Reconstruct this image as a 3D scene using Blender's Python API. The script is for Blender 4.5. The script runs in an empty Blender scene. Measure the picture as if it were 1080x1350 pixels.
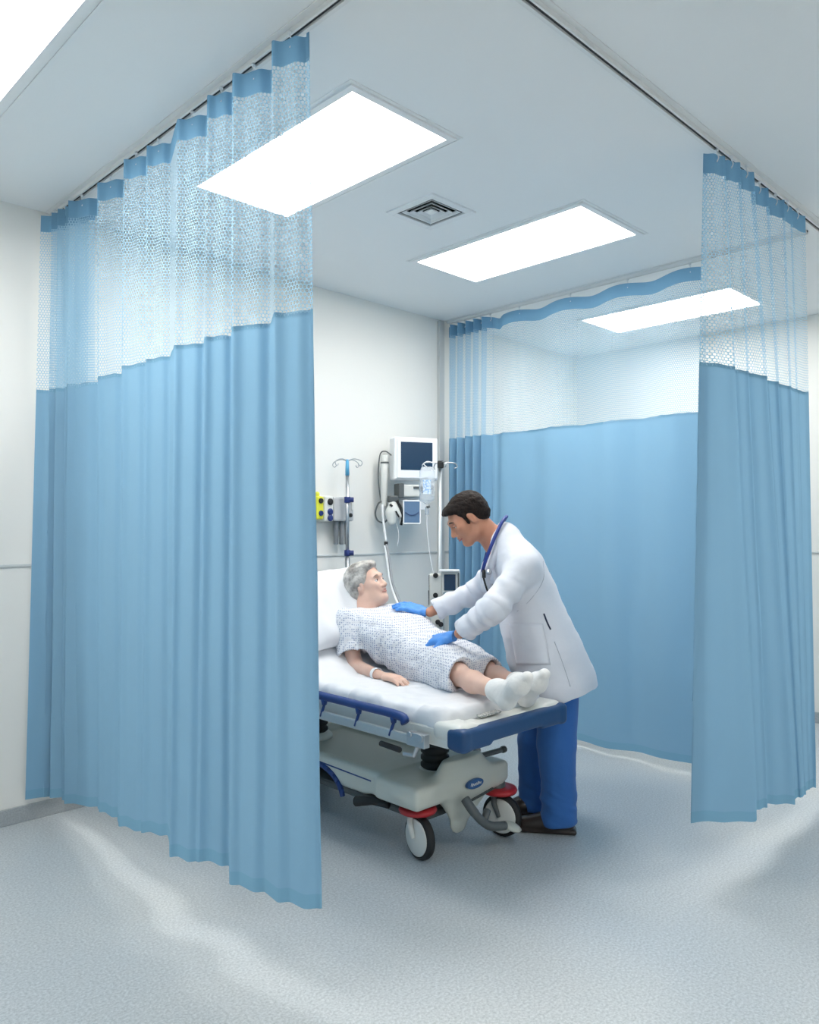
import bpy, bmesh, math, random
import numpy as np
from mathutils import Vector, Matrix
random.seed(7); rng = np.random.RandomState(7)
SC = bpy.context.scene; COL = SC.collection
# ---------------------------------------------------------------- camera
F = 1026.0; CX, CY = 540.0, 695.0; EYE = 1.45; CEIL = 3.03
YAW = math.radians(45.4)
FW = Vector((math.cos(YAW), math.sin(YAW), 0)); RT = Vector((math.sin(YAW), -math.cos(YAW), 0))
ROTZ = YAW - math.pi/2
cam_d = bpy.data.cameras.new('camera'); cam = bpy.data.objects.new('camera', cam_d); COL.objects.link(cam)
cam.location = (0, 0, EYE); cam.rotation_euler = (math.pi/2, 0, ROTZ)
cam_d.sensor_fit = 'VERTICAL'; cam_d.sensor_height = 24; cam_d.lens = 24*F/1350; cam_d.shift_y = (CY-675)/1350
cam_d.clip_start = 0.05
SC.camera = cam
# ---------------------------------------------------------------- world, exposure, light strengths
w = bpy.data.worlds.new('world'); SC.world = w; w.use_nodes = True
w.node_tree.nodes['Background'].inputs[0].default_value = (0.8, 0.86, 0.9, 1)
w.node_tree.nodes['Background'].inputs[1].default_value = 0.3
PANEL_POWER = 12.0
SC.view_settings.view_transform = 'Standard'; SC.view_settings.look = 'None'
SC.view_settings.gamma = 1; SC.view_settings.use_curve_mapping = False
SC.view_settings.exposure = 0.36
try:
    SC.cycles.transparent_max_bounces = 32; SC.cycles.max_bounces = 10; SC.cycles.diffuse_bounces = 6
except Exception: pass

# ---------------------------------------------------------------- helpers
def cc(px, py, d):            # photo direction and real distance -> camera-aligned metres (right, forward, up)
    return np.array(((px-CX)*d/F, d, EYE-(py-CY)*d/F))
def cw(c):                    # camera-aligned metres -> world
    return RT*float(c[0]) + FW*float(c[1]) + Vector((0, 0, float(c[2])))
def srgb(r, g, b):
    f = lambda v: (v/255/12.92) if v <= 10 else ((v/255+0.055)/1.055)**2.4
    return (f(r), f(g), f(b), 1)
def mat(name, col, rough=0.5, metal=0.0, bump=None, emit=None, trans=None, var=None, spec=None, sheen=None):
    m = bpy.data.materials.new(name); m.use_nodes = True; nt = m.node_tree; b = nt.nodes['Principled BSDF']
    b.inputs['Base Color'].default_value = col; b.inputs['Roughness'].default_value = rough; b.inputs['Metallic'].default_value = metal
    if spec is not None: b.inputs['Specular IOR Level'].default_value = spec
    if sheen: b.inputs['Sheen Weight'].default_value = sheen
    if emit: b.inputs['Emission Color'].default_value = emit[0]; b.inputs['Emission Strength'].default_value = emit[1]
    tc = None
    if bump or var: tc = nt.nodes.new('ShaderNodeTexCoord')
    if var:                  # (scale, amount, colour2)
        n = nt.nodes.new('ShaderNodeTexNoise'); n.inputs['Scale'].default_value = var[0]; n.inputs['Detail'].default_value = 6
        nt.links.new(tc.outputs['Object'], n.inputs['Vector'])
        r = nt.nodes.new('ShaderNodeValToRGB'); r.color_ramp.elements[0].position = 0.5-var[1]; r.color_ramp.elements[1].position = 0.5+var[1]
        r.color_ramp.elements[0].color = col; r.color_ramp.elements[1].color = var[2]
        nt.links.new(n.outputs['Fac'], r.inputs[0]); nt.links.new(r.outputs[0], b.inputs['Base Color'])
    if bump:                 # (scale, strength)
        n = nt.nodes.new('ShaderNodeTexNoise'); n.inputs['Scale'].default_value = bump[0]; n.inputs['Detail'].default_value = 4
        nt.links.new(tc.outputs['Object'], n.inputs['Vector'])
        bp = nt.nodes.new('ShaderNodeBump'); bp.inputs['Strength'].default_value = bump[1]; bp.inputs['Distance'].default_value = 0.01
        nt.links.new(n.outputs['Fac'], bp.inputs['Height']); nt.links.new(bp.outputs[0], b.inputs['Normal'])
    return m

def setp(o, label=None, cat=None, group=None, kind=None):
    if label: o['label'] = label
    if cat: o['category'] = cat
    if group: o['group'] = group
    if kind: o['kind'] = kind
    return o
def empty(name, loc, rz=0, label=None, cat=None, group=None):
    o = bpy.data.objects.new(name, None); COL.objects.link(o); o.location = loc; o.rotation_euler = (0, 0, rz)
    o.empty_display_size = 0.1
    return setp(o, label, cat, group)
def mesh_obj(name, V, Fc, m, parent=None, smooth=True, bevel=0, seg=2, uv=None, loc=None, rz=None, autosm=False):
    me = bpy.data.meshes.new(name); me.from_pydata([tuple(map(float, v)) for v in V], [], [tuple(map(int, f)) for f in Fc])
    me.materials.append(m); me.update()
    if smooth: me.polygons.foreach_set('use_smooth', [True]*len(me.polygons))
    if uv is not None:
        l = me.uv_layers.new(name='UVMap'); idx = np.zeros(len(me.loops), dtype=np.int32); me.loops.foreach_get('vertex_index', idx)
        l.data.foreach_set('uv', np.asarray(uv, dtype=np.float32)[idx].ravel())
    o = bpy.data.objects.new(name, me); COL.objects.link(o)
    if parent: o.parent = parent
    if loc is not None: o.location = loc
    if rz is not None: o.rotation_euler = (0, 0, rz)
    if bevel:
        b = o.modifiers.new('bevel', 'BEVEL'); b.width = bevel; b.segments = seg; b.limit_method = 'ANGLE'; b.angle_limit = math.radians(40)
    return o

class MB:                     # collects shapes, builds ONE mesh object
    def __init__(s): s.V = []; s.F = []
    def box(s, c, size, R=None, taper=None):
        c = Vector(c); n = len(s.V); h = [x/2 for x in size]
        for z in (-1, 1):
            for y in (-1, 1):
                for x in (-1, 1):
                    t = 1 if (taper is None or z < 0) else taper
                    v = Vector((x*h[0]*t, y*h[1]*t, z*h[2]))
                    if R: v = R @ v
                    s.V.append(c+v)
        for f in ((0, 2, 3, 1), (4, 5, 7, 6), (0, 1, 5, 4), (2, 6, 7, 3), (0, 4, 6, 2), (1, 3, 7, 5)): s.F.append([n+i for i in f])
        return s
    def tube(s, pts, r, n=10, cap=True, closed=False):
        pts = [Vector(p) for p in pts]; k = len(pts); rs = r if hasattr(r, '__len__') else [r]*k
        base = len(s.V); up = None
        for i, p in enumerate(pts):
            if closed: t = pts[(i+1) % k]-pts[i-1]
            else: t = pts[min(i+1, k-1)]-pts[max(i-1, 0)]
            t.normalize()
            if up is None:
                up = Vector((0, 0, 1)) if abs(t.z) < 0.9 else Vector((1, 0, 0))
            a = (up - t*up.dot(t)).normalized(); up = a; b = t.cross(a)
            for j in range(n):
                q = 2*math.pi*j/n; s.V.append(p+(a*math.cos(q)+b*math.sin(q))*rs[i])
        for i in range(k if closed else k-1):
            i2 = (i+1) % k
            for j in range(n):
                s.F.append([base+i*n+j, base+i*n+(j+1) % n, base+i2*n+(j+1) % n, base+i2*n+j])
        if cap and not closed:
            s.F.append([base+j for j in range(n)][::-1]); s.F.append([base+(k-1)*n+j for j in range(n)])
        return s
    def lathe(s, o, axis, prof, n=24):          # prof: (radius, height along axis)
        o = Vector(o); ax = Vector(axis).normalized(); u = (Vector((0, 0, 1)) if abs(ax.z) < 0.9 else Vector((1, 0, 0)))
        a = (u-ax*u.dot(ax)).normalized(); b = ax.cross(a); base = len(s.V); k = len(prof)
        for (r, h) in prof:
            for j in range(n):
                q = 2*math.pi*j/n; s.V.append(o+ax*h+(a*math.cos(q)+b*math.sin(q))*r)
        for i in range(k-1):
            for j in range(n):
                s.F.append([base+i*n+j, base+i*n+(j+1) % n, base+(i+1)*n+(j+1) % n, base+(i+1)*n+j])
        s.F.append([base+j for j in range(n)][::-1]); s.F.append([base+(k-1)*n+j for j in range(n)])
        return s
    def build(s, name, m, parent=None, bevel=0, smooth=False, seg=2, loc=None, rz=None):
        o = mesh_obj(name, s.V, s.F, m, parent, smooth, bevel, seg, loc=loc, rz=rz)
        return o
def smooth_path(pts, n=8):
    P = [Vector(p) for p in pts]; P = [P[0]*2-P[1]]+P+[P[-1]*2-P[-2]]; out = []
    for i in range(1, len(P)-2):
        for k in range(n):
            t = k/n; a, b, c, d = P[i-1:i+3]
            out.append(0.5*((2*b)+(c-a)*t+(2*a-5*b+4*c-d)*t*t+(3*b-a-3*c+d)*t**3))
    out.append(P[-2]); return out

# numpy value noise, roughly -1..1
_perm = rng.rand(64, 64, 64).astype(np.float32)*2-1
def vnoise(P, scale=1.0, oct=3):
    P = np.asarray(P, dtype=np.float64)*scale+100.37; out = np.zeros(P.shape[:-1]); amp = 1; tot = 0
    for o in range(oct):
        i = np.floor(P).astype(int); f = P-i; f = f*f*(3-2*f); i &= 63; j = (i+1) & 63
        x0, y0, z0 = i[..., 0], i[..., 1], i[..., 2]; x1, y1, z1 = j[..., 0], j[..., 1], j[..., 2]; fx, fy, fz = f[..., 0], f[..., 1], f[..., 2]
        g = _perm
        v = ((g[x0, y0, z0]*(1-fx)+g[x1, y0, z0]*fx)*(1-fy)+(g[x0, y1, z0]*(1-fx)+g[x1, y1, z0]*fx)*fy)*(1-fz) + \
            ((g[x0, y0, z1]*(1-fx)+g[x1, y0, z1]*fx)*(1-fy)+(g[x0, y1, z1]*(1-fx)+g[x1, y1, z1]*fx)*fy)*fz
        out += v*amp; tot += amp; amp *= 0.5; P = P*2.03
    return out/tot
def vnormals(V, Q):
    N = np.zeros_like(V); a, b, c, d = (V[Q[:, i]] for i in range(4)); n = np.cross(c-a, d-b)
    for i in range(4): np.add.at(N, Q[:, i], n)
    return N/(np.linalg.norm(N, axis=1, keepdims=True)+1e-12)

class SDF:                    # smooth solid modelling on a grid, meshed by surface nets: one continuous skin
    def __init__(s, lo, hi, h):
        s.lo = np.array(lo, float); s.h = h; s.n = np.ceil((np.array(hi)-s.lo)/h).astype(int)+1
        s.f = np.ones(s.n, dtype=np.float32)
    def _blk(s, lo, hi):
        i0 = np.clip(np.floor((lo-s.lo)/s.h).astype(int), 0, s.n-1); i1 = np.clip(np.ceil((hi-s.lo)/s.h).astype(int)+1, 1, s.n)
        ax = [s.lo[k]+s.h*np.arange(i0[k], i1[k]) for k in range(3)]
        P = np.stack(np.meshgrid(*ax, indexing='ij'), -1)
        return tuple(slice(i0[k], i1[k]) for k in range(3)), P
    def op(s, fn, lo, hi, k, sub=False):
        m = k+3*s.h; sl, P = s._blk(np.array(lo)-m, np.array(hi)+m)
        if P.size == 0: return s
        d = fn(P).astype(np.float32); a = s.f[sl]
        if sub:
            b = -d; hh = np.maximum(k-np.abs(a-b), 0)/k; s.f[sl] = np.maximum(a, b)+hh*hh*k*0.25
        else:
            hh = np.maximum(k-np.abs(a-d), 0)/k; s.f[sl] = np.minimum(a, d)-hh*hh*k*0.25
        return s
    def cone(s, a, b, ra, rb, k=0.02, sub=False, sq=None):   # sq=(axis, factor): flattened cross-section
        a = np.array(a, float); b = np.array(b, float); ab = b-a; L = max(ab@ab, 1e-9)
        def fn(P):
            t = np.clip((P-a)@ab/L, 0, 1); q = P-a-t[..., None]*ab
            if sq is not None:
                n = np.array(sq[0]); n = n/np.linalg.norm(n); q = q+n*((q@n)*(1/sq[1]-1))[..., None]
            return np.linalg.norm(q, axis=-1)-(ra+(rb-ra)*t)
        R = max(ra, rb)*(max(1, sq[1]) if sq else 1)
        return s.op(fn, np.minimum(a, b)-R, np.maximum(a, b)+R, k, sub)
    def chain(s, pts, rs, k=0.02, sub=False, sq=None):
        for i in range(len(pts)-1): s.cone(pts[i], pts[i+1], rs[i], rs[i+1], k, sub, sq)
        return s
    def ell(s, c, r, M=None, k=0.02, sub=False):
        c = np.array(c, float); r = np.array(r, float); M = np.eye(3) if M is None else np.array(M)
        def fn(P):
            q = (P-c)@M; k0 = np.linalg.norm(q/r, axis=-1); k1 = np.linalg.norm(q/(r*r), axis=-1)+1e-9
            return k0*(k0-1)/k1
        R = r.max(); return s.op(fn, c-R, c+R, k, sub)
    def box(s, c, hs, M=None, rd=0.02, k=0.02, sub=False):
        c = np.array(c, float); hs = np.array(hs, float); M = np.eye(3) if M is None else np.array(M)
        def fn(P):
            q = np.abs((P-c)@M)-(hs-rd); return np.linalg.norm(np.maximum(q, 0), axis=-1)+np.minimum(q.max(-1), 0)-rd
        R = np.linalg.norm(hs); return s.op(fn, c-R, c+R, k, sub)
    def halfspace(s, p, n, k=0.004, lo=None, hi=None):       # removes the side n points to
        p = np.array(p, float); n = np.array(n, float); n = n/np.linalg.norm(n)
        L = s.lo if lo is None else np.array(lo); H = s.lo+s.h*s.n if hi is None else np.array(hi)
        return s.op(lambda P: -((P-p)@n), L, H, k, True)
    def join(s, o, k=0.02):
        a, d = s.f, o.f; hh = np.maximum(k-np.abs(a-d), 0)/k; s.f = np.minimum(a, d)-hh*hh*k*0.25; return s
    def like(s):
        o = SDF.__new__(SDF); o.lo, o.h, o.n = s.lo, s.h, s.n; o.f = np.ones(s.n, dtype=np.float32); return o
    def mesh(s, disp=None, keep=None):
        f = s.f; f[0] = f[-1] = 1; f[:, 0] = f[:, -1] = 1; f[:, :, 0] = f[:, :, -1] = 1
        ins = f < 0; n = s.n-1
        c = ins[:-1, :-1, :-1].astype(np.int8)
        for dx in (0, 1):
            for dy in (0, 1):
                for dz in (0, 1):
                    if dx+dy+dz: c = c+ins[dx:dx+n[0], dy:dy+n[1], dz:dz+n[2]]
        act = (c > 0) & (c < 8); I = np.argwhere(act); idx = -np.ones(act.shape, dtype=np.int64); idx[act] = np.arange(len(I))
        S = np.zeros((len(I), 3)); W = np.zeros(len(I))
        cor = [(x, y, z) for x in (0, 1) for y in (0, 1) for z in (0, 1)]
        val = {q: f[I[:, 0]+q[0], I[:, 1]+q[1], I[:, 2]+q[2]] for q in cor}
        for q in cor:
            for ax in range(3):
                if q[ax] == 0:
                    q2 = list(q); q2[ax] = 1; q2 = tuple(q2); a, b = val[q], val[q2]; m = (a < 0) != (b < 0)
                    t = a/(a-b+1e-12*(a == b)); P = np.zeros((len(I), 3)); P[:] = q; P[:, ax] = t
                    S[m] += P[m]; W[m] += 1
        V = s.lo+s.h*(I+S/W[:, None]); Q = []
        for ax in range(3):
            sl0 = [slice(1, n[k]) for k in range(3)]; sl0[ax] = slice(0, n[ax]); sl1 = list(sl0); sl1[ax] = slice(1, n[ax]+1)
            A = ins[tuple(sl0)]; B = ins[tuple(sl1)]; E = np.argwhere(A != B)
            off = np.array([sl0[k].start for k in range(3)]); sg = A[tuple(E.T)]; E = E+off
            u, v = (ax+1) % 3, (ax+2) % 3; du = np.zeros(3, int); du[u] = 1; dv = np.zeros(3, int); dv[v] = 1
            q = [idx[tuple((E-du-dv).T)], idx[tuple((E-dv).T)], idx[tuple(E.T)], idx[tuple((E-du).T)]]
            q = np.stack(q, 1); q[~sg] = q[~sg][:, ::-1]; Q.append(q)
        Q = np.concatenate(Q); Q = Q[(Q >= 0).all(1)]
        for _ in range(2):                                   # light Laplacian smoothing
            S = np.zeros_like(V); W = np.zeros(len(V))
            for i in range(4):
                j = (i+1) % 4; np.add.at(S, Q[:, i], V[Q[:, j]]); np.add.at(W, Q[:, i], 1); np.add.at(S, Q[:, j], V[Q[:, i]]); np.add.at(W, Q[:, j], 1)
            V = V*0.5+0.5*S/np.maximum(W, 1)[:, None]
        if disp is not None: V = V+vnormals(V, Q)*disp(V)[:, None]
        return V, Q
def sdf_obj(name, sdf, m, parent, base, disp=None):
    V, Q = sdf.mesh(disp); return mesh_obj(name, V-np.array(base), Q, m, parent)
# ---------------------------------------------------------------- materials of the room
WALLX, WALLY = 6.2, 4.07; X0, Y0 = -2.2, -2.6
M_wall = mat('wall_paint', srgb(230, 230, 226), 0.55, bump=(60, 0.04))
M_ceil = mat('ceiling_paint', srgb(232, 235, 236), 0.7, bump=(90, 0.03))
M_trim = mat('grey_trim', srgb(190, 194, 194), 0.45)
M_floor = bpy.data.materials.new('speckled_vinyl'); M_floor.use_nodes = True
nt = M_floor.node_tree; b = nt.nodes['Principled BSDF']; tc = nt.nodes.new('ShaderNodeTexCoord')
n1 = nt.nodes.new('ShaderNodeTexNoise'); n1.inputs['Scale'].default_value = 110; n1.inputs['Detail'].default_value = 5; n1.inputs['Roughness'].default_value = 0.7
n2 = nt.nodes.new('ShaderNodeTexNoise'); n2.inputs['Scale'].default_value = 1.1; n2.inputs['Detail'].default_value = 3
r1 = nt.nodes.new('ShaderNodeValToRGB'); r1.color_ramp.elements[0].position = 0.36; r1.color_ramp.elements[1].position = 0.64
r1.color_ramp.elements[0].color = srgb(160, 167, 172); r1.color_ramp.elements[1].color = srgb(198, 204, 207)
r2 = nt.nodes.new('ShaderNodeValToRGB'); r2.color_ramp.elements[0].position = 0.35; r2.color_ramp.elements[1].position = 0.65
r2.color_ramp.elements[0].color = (0.93, 0.96, 0.99, 1); r2.color_ramp.elements[1].color = (1, 1, 0.99, 1)
mx = nt.nodes.new('ShaderNodeMix'); mx.data_type = 'RGBA'; mx.blend_type = 'MULTIPLY'; mx.inputs[0].default_value = 1
bp = nt.nodes.new('ShaderNodeBump'); bp.inputs['Strength'].default_value = 0.08; bp.inputs['Distance'].default_value = 0.002
for nn in (n1, n2): nt.links.new(tc.outputs['Object'], nn.inputs['Vector'])
nt.links.new(n1.outputs['Fac'], r1.inputs[0]); nt.links.new(n2.outputs['Fac'], r2.inputs[0])
nt.links.new(r1.outputs[0], mx.inputs[6]); nt.links.new(r2.outputs[0], mx.inputs[7]); nt.links.new(mx.outputs[2], b.inputs['Base Color'])
nt.links.new(n1.outputs['Fac'], bp.inputs['Height']); nt.links.new(bp.outputs[0], b.inputs['Normal'])
b.inputs['Roughness'].default_value = 0.36; b.inputs['Specular IOR Level'].default_value = 0.45

def struct(name, mb, m, bevel=0):
    return setp(mb.build(name, m, bevel=bevel), kind='structure')
LX, LY = X0-0.1, Y0-0.1; HX, HY = WALLX+0.1, WALLY+0.1
mxm, mym = (LX+HX)/2, (LY+HY)/2
struct('floor', MB().box((mxm, mym, -0.05), (HX-LX, HY-LY, 0.1)), M_floor)
struct('wall_back', MB().box((mxm, WALLY+0.05, CEIL/2), (HX-LX, 0.1, CEIL)), M_wall)
struct('wall_right', MB().box((WALLX+0.05, mym-0.05, CEIL/2), (0.1, HY-LY-0.1, CEIL)), M_wall)
struct('wall_left', MB().box((X0-0.05, mym-0.05, CEIL/2), (0.1, HY-LY-0.1, CEIL)), M_wall)
struct('wall_front', MB().box((mxm, Y0-0.05, CEIL/2), (HX-LX-0.2, 0.1, CEIL)), M_wall)
# ---------------------------------------------------------------- ceiling with openings for the light panels and the vent
lights = [(1.81, 2.34, 2.13, 3.26), (3.26, 3.82, 2.11, 3.27), (5.08, 5.64, 2.15, 3.31), (0.40, 0.955, 2.13, 3.26),
          (0.40, 0.955, -0.9, 0.25), (4.4, 4.96, -0.9, 0.25), (-1.3, -0.74, 2.13, 3.26), (2.3, 2.86, -2.3, -1.2)]  # unseen panels added to light the near side of the curtains
VC = (2.815, 2.70); VH = 0.145
holes = lights+[(VC[0]-VH, VC[0]+VH, VC[1]-VH, VC[1]+VH)]
xs = sorted({LX, HX}|{h[0] for h in holes}|{h[1] for h in holes}); ys = sorted({LY, HY}|{h[2] for h in holes}|{h[3] for h in holes})
cb = MB()
for i in range(len(xs)-1):
    for j in range(len(ys)-1):
        cx, cy = (xs[i]+xs[i+1])/2, (ys[j]+ys[j+1])/2
        if any(h[0] < cx < h[1] and h[2] < cy < h[3] for h in holes): continue
        k = len(cb.V); cb.V += [(xs[i], ys[j], CEIL), (xs[i], ys[j+1], CEIL), (xs[i+1], ys[j+1], CEIL), (xs[i+1], ys[j], CEIL)]; cb.F.append([k, k+1, k+2, k+3])
cb.box((mxm, mym, CEIL+0.14), (HX-LX, HY-LY, 0.06))
for h in holes:                                              # the sides of each opening
    for (x, y, sx, sy) in ((h[0], (h[2]+h[3])/2, 0.004, h[3]-h[2]), (h[1], (h[2]+h[3])/2, 0.004, h[3]-h[2]), ((h[0]+h[1])/2, h[2], h[1]-h[0], 0.004), ((h[0]+h[1])/2, h[3], h[1]-h[0], 0.004)):
        cb.box((x, y, CEIL+0.06), (sx, sy, 0.118))
struct('ceiling', cb, M_ceil)
# ---------------------------------------------------------------- skirting, wall rails, corner strip
M_skirt = mat('skirting_vinyl', srgb(150, 156, 160), 0.5, var=(140, 0.2, srgb(172, 178, 182)))
struct('baseboard_back', MB().box((mxm, WALLY-0.006, 0.04), (HX-LX-0.2, 0.012, 0.08)), M_skirt, 0.003)
struct('baseboard_right', MB().box((WALLX-0.006, mym, 0.04), (0.012, WALLY-Y0-0.02, 0.08)), M_skirt, 0.003)
struct('baseboard_left', MB().box((X0+0.006, mym, 0.04), (0.012, WALLY-Y0-0.02, 0.08)), M_skirt, 0.003)
struct('trim_1', MB().box((mxm, WALLY-0.004, 1.262), (HX-LX-0.2, 0.008, 0.012)), mat('panel_joint', srgb(205, 209, 209), 0.4), 0.002)
struct('trim_2', MB().box((WALLX-0.004, mym, 1.262), (0.008, WALLY-Y0-0.02, 0.012)), M_trim, 0.002)
struct('trim_3', MB().box((4.335, WALLY-0.014, CEIL/2+0.03), (0.055, 0.028, CEIL-0.08)), M_trim, 0.004)
# ---------------------------------------------------------------- ceiling light panels
M_diff = mat('light_diffuser', (1, 1, 1, 1), 0.6, emit=((1.0, 0.965, 0.92, 1), PANEL_POWER))
M_frame = mat('light_frame', srgb(232, 234, 235), 0.4)
lab = {0: 'white ceiling light panel nearest the left mesh curtain, above the bed foot', 1: 'white ceiling light panel right of the square air vent, inside the cubicle',
       2: 'white ceiling light panel beyond the back curtain, seen through its mesh', 3: 'white ceiling light panel cut by the top left corner, outside the cubicle'}
for i, h in enumerate(lights):
    cx, cy = (h[0]+h[1])/2, (h[2]+h[3])/2; sx, sy = h[1]-h[0], h[3]-h[2]
    t = empty('ceiling_light', (cx, cy, CEIL), 0, lab.get(i, 'unseen white ceiling light added for illumination, '+('above the left part of the room', 'on the right before the cubicle', 'in the far left corner', 'behind the camera')[(i-4)%4]), 'ceiling light', 'recessed ceiling light panels')
    fr = MB()
    for (x, y, a, bb) in ((-sx/2, 0, 0.03, sy+0.03), (sx/2, 0, 0.03, sy+0.03), (0, -sy/2, sx-0.03, 0.03), (0, sy/2, sx-0.03, 0.03)):
        fr.box((x, y, -0.002), (a, bb, 0.012))
    for (x, y, a, bb) in ((-sx/2-.03, 0, 0.006, sy+0.066), (sx/2+.03, 0, 0.006, sy+0.066), (0, -sy/2-.03, sx+0.054, 0.006), (0, sy/2+.03, sx+0.054, 0.006)):
        fr.box((x, y, -0.001), (a, bb, 0.004))
    fr.build('frame', M_frame, t)
    MB().box((0, 0, 0.004), (sx-0.03, sy-0.03, 0.006)).build('diffuser', M_diff, t)
# ---------------------------------------------------------------- air vent
t = empty('ceiling_vent', (VC[0], VC[1], CEIL), 0, 'small square ceiling air vent with stepped louvres between two light panels', 'air vent')
M_vent = mat('vent_metal', srgb(226, 229, 231), 0.4); M_dark = mat('painted_gap_shade', srgb(22, 25, 28), 0.7)
def ring(mb, o, i_, z0, z1):          # sloped square louvre ring from half-size o at z0 to i_ at z1
    k = len(mb.V)
    for (hh, z) in ((o, z0), (i_, z1), (i_-0.004, z1), (o-0.004, z0)):
        for (a, c) in ((-1, -1), (1, -1), (1, 1), (-1, 1)): mb.V.append((a*hh, c*hh, z))
    for q in range(4):
        for j in range(4):
            mb.F.append([k+q*4+j, k+q*4+(j+1) % 4, k+((q+1) % 4)*4+(j+1) % 4, k+((q+1) % 4)*4+j])
fm = MB()
for s in (-1, 1):
    fm.box((s*(VH-.005), 0, -0.003), (0.04, 2*VH+0.03, 0.012)); fm.box((0, s*(VH-.005), -0.003), (2*VH-0.05, 0.04, 0.012))
fm.build('frame', M_vent, t, 0.003)
for o in (0.106, 0.079, 0.052):
    lv = MB(); ring(lv, o, o-0.010, -0.004, 0.007); lv.build('louvre', M_vent, t)
MB().box((0, 0, 0.0), (0.05, 0.05, 0.008)).build('centre_plate', M_vent, t, 0.002)
dk = MB().box((0, 0, 0.1), (2*VH-0.02, 2*VH-0.02, 0.01))
for s in (-1, 1):
    dk.box((s*(VH-0.006), 0, 0.054), (0.004, 2*VH-0.02, 0.09)); dk.box((0, s*(VH-0.006), 0.054), (2*VH-0.02, 0.004, 0.09))
dk.build('duct', M_dark, t)  # duct lining coloured near-black: shade of the louvre gaps painted in
# ---------------------------------------------------------------- curtain tracks
M_rail = mat('track_aluminium', srgb(222, 225, 226), 0.4, 0.0); M_slot = mat('track_slot', srgb(48, 52, 56), 0.6)
def track(p0, p1, label):
    p0 = Vector(p0); p1 = Vector(p1); L = (p1-p0).length; a = math.atan2((p1-p0).y, (p1-p0).x)
    t = empty('curtain_track', (p0.x, p0.y, CEIL), a, label, 'curtain track', 'ceiling curtain tracks')
    mb = MB()
    for s in (-1, 1):
        mb.box((L/2, s*0.012, -0.010), (L, 0.009, 0.020)); mb.box((L/2, s*0.026, -0.002), (L, 0.022, 0.004))
    mb.build('rail', M_rail, t, 0.0015)
    MB().box((L/2, 0, -0.006), (L, 0.0145, 0.010)).build('slot', M_slot, t)
TX, TY, TB = 1.475, 1.40, 4.41
track((TX, WALLY-0.02), (TX, TY+0.06), 'straight grey ceiling track carrying the left curtain')
track((TX, TY), (TB+0.06, TY), 'straight grey ceiling track carrying the right curtain')
track((TB, TY+0.06), (TB, WALLY-0.02), 'straight grey ceiling track carrying the far back curtain')
# ---------------------------------------------------------------- curtain cloth
def fabric(name, col, holes=False):
    m = bpy.data.materials.new(name); m.use_nodes = True; nt = m.node_tree; nt.nodes.clear()
    out = nt.nodes.new('ShaderNodeOutputMaterial'); d = nt.nodes.new('ShaderNodeBsdfDiffuse'); tr = nt.nodes.new('ShaderNodeBsdfTranslucent')
    d.inputs[0].default_value = col; tr.inputs[0].default_value = col
    mi = nt.nodes.new('ShaderNodeMixShader'); mi.inputs[0].default_value = 0.22 if not holes else 0.12
    nt.links.new(d.outputs[0], mi.inputs[1]); nt.links.new(tr.outputs[0], mi.inputs[2]); last = mi.outputs[0]
    uvn = nt.nodes.new('ShaderNodeUVMap'); uvn.uv_map = 'UVMap'
    if holes:               # honeycomb net: round holes on a triangular lattice, threads between them
        sx = nt.nodes.new('ShaderNodeSeparateXYZ'); nt.links.new(uvn.outputs[0], sx.inputs[0])
        def mth(op, a, b_=None):
            n = nt.nodes.new('ShaderNodeMath'); n.operation = op
            for k, v in enumerate((a, b_)):
                if v is None: continue
                if isinstance(v, (int, float)): n.inputs[k].default_value = v
                else: nt.links.new(v, n.inputs[k])
            return n.outputs[0]
        p = 0.0125; q = 2*math.pi/(p*0.866); acc = None
        for ang in (90, 210, 330):
            ph = mth('ADD', mth('MULTIPLY', sx.outputs[0], q*math.cos(math.radians(ang))), mth('MULTIPLY', sx.outputs[1], q*0.9*math.sin(math.radians(ang))))
            c = mth('COSINE', ph); acc = c if acc is None else mth('ADD', acc, c)
        hole = mth('GREATER_THAN', acc, -0.78)
        tp = nt.nodes.new('ShaderNodeBsdfTransparent'); m2 = nt.nodes.new('ShaderNodeMixShader')
        nt.links.new(hole, m2.inputs[0]); nt.links.new(last, m2.inputs[1]); nt.links.new(tp.outputs[0], m2.inputs[2]); last = m2.outputs[0]
    else:                   # fine weave and small creases
        n = nt.nodes.new('ShaderNodeTexNoise'); n.inputs['Scale'].default_value = 9; n.inputs['Detail'].default_value = 5
        mp = nt.nodes.new('ShaderNodeMapping'); mp.inputs['Scale'].default_value = (1, 0.35, 1); nt.links.new(uvn.outputs[0], mp.inputs[0]); nt.links.new(mp.outputs[0], n.inputs['Vector'])
        bp = nt.nodes.new('ShaderNodeBump'); bp.inputs['Strength'].default_value = 0.25; bp.inputs['Distance'].default_value = 0.012
        nt.links.new(n.outputs['Fac'], bp.inputs['Height'])
        for s in (d, tr): nt.links.new(bp.outputs[0], s.inputs['Normal'])
    nt.links.new(last, out.inputs[0]); return m
CURT = (0.25, 0.45, 0.625, 1)
M_fab = fabric('curtain_fabric', CURT); M_tape = fabric('curtain_tape', (0.19, 0.38, 0.56, 1)); M_net = fabric('curtain_net', (0.37, 0.585, 0.74, 1), True)
M_hook = mat('curtain_hook', srgb(215, 220, 224), 0.3, 0.5); M_hem = fabric('curtain_hem', (0.215, 0.42, 0.585, 1))
ZH, ZT, ZF = 2.985, 2.905, 2.115
def round_poly(P, per=0.012, it=10):
    P = np.array(P, float); out = [P[0]]; 
    return P
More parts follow.
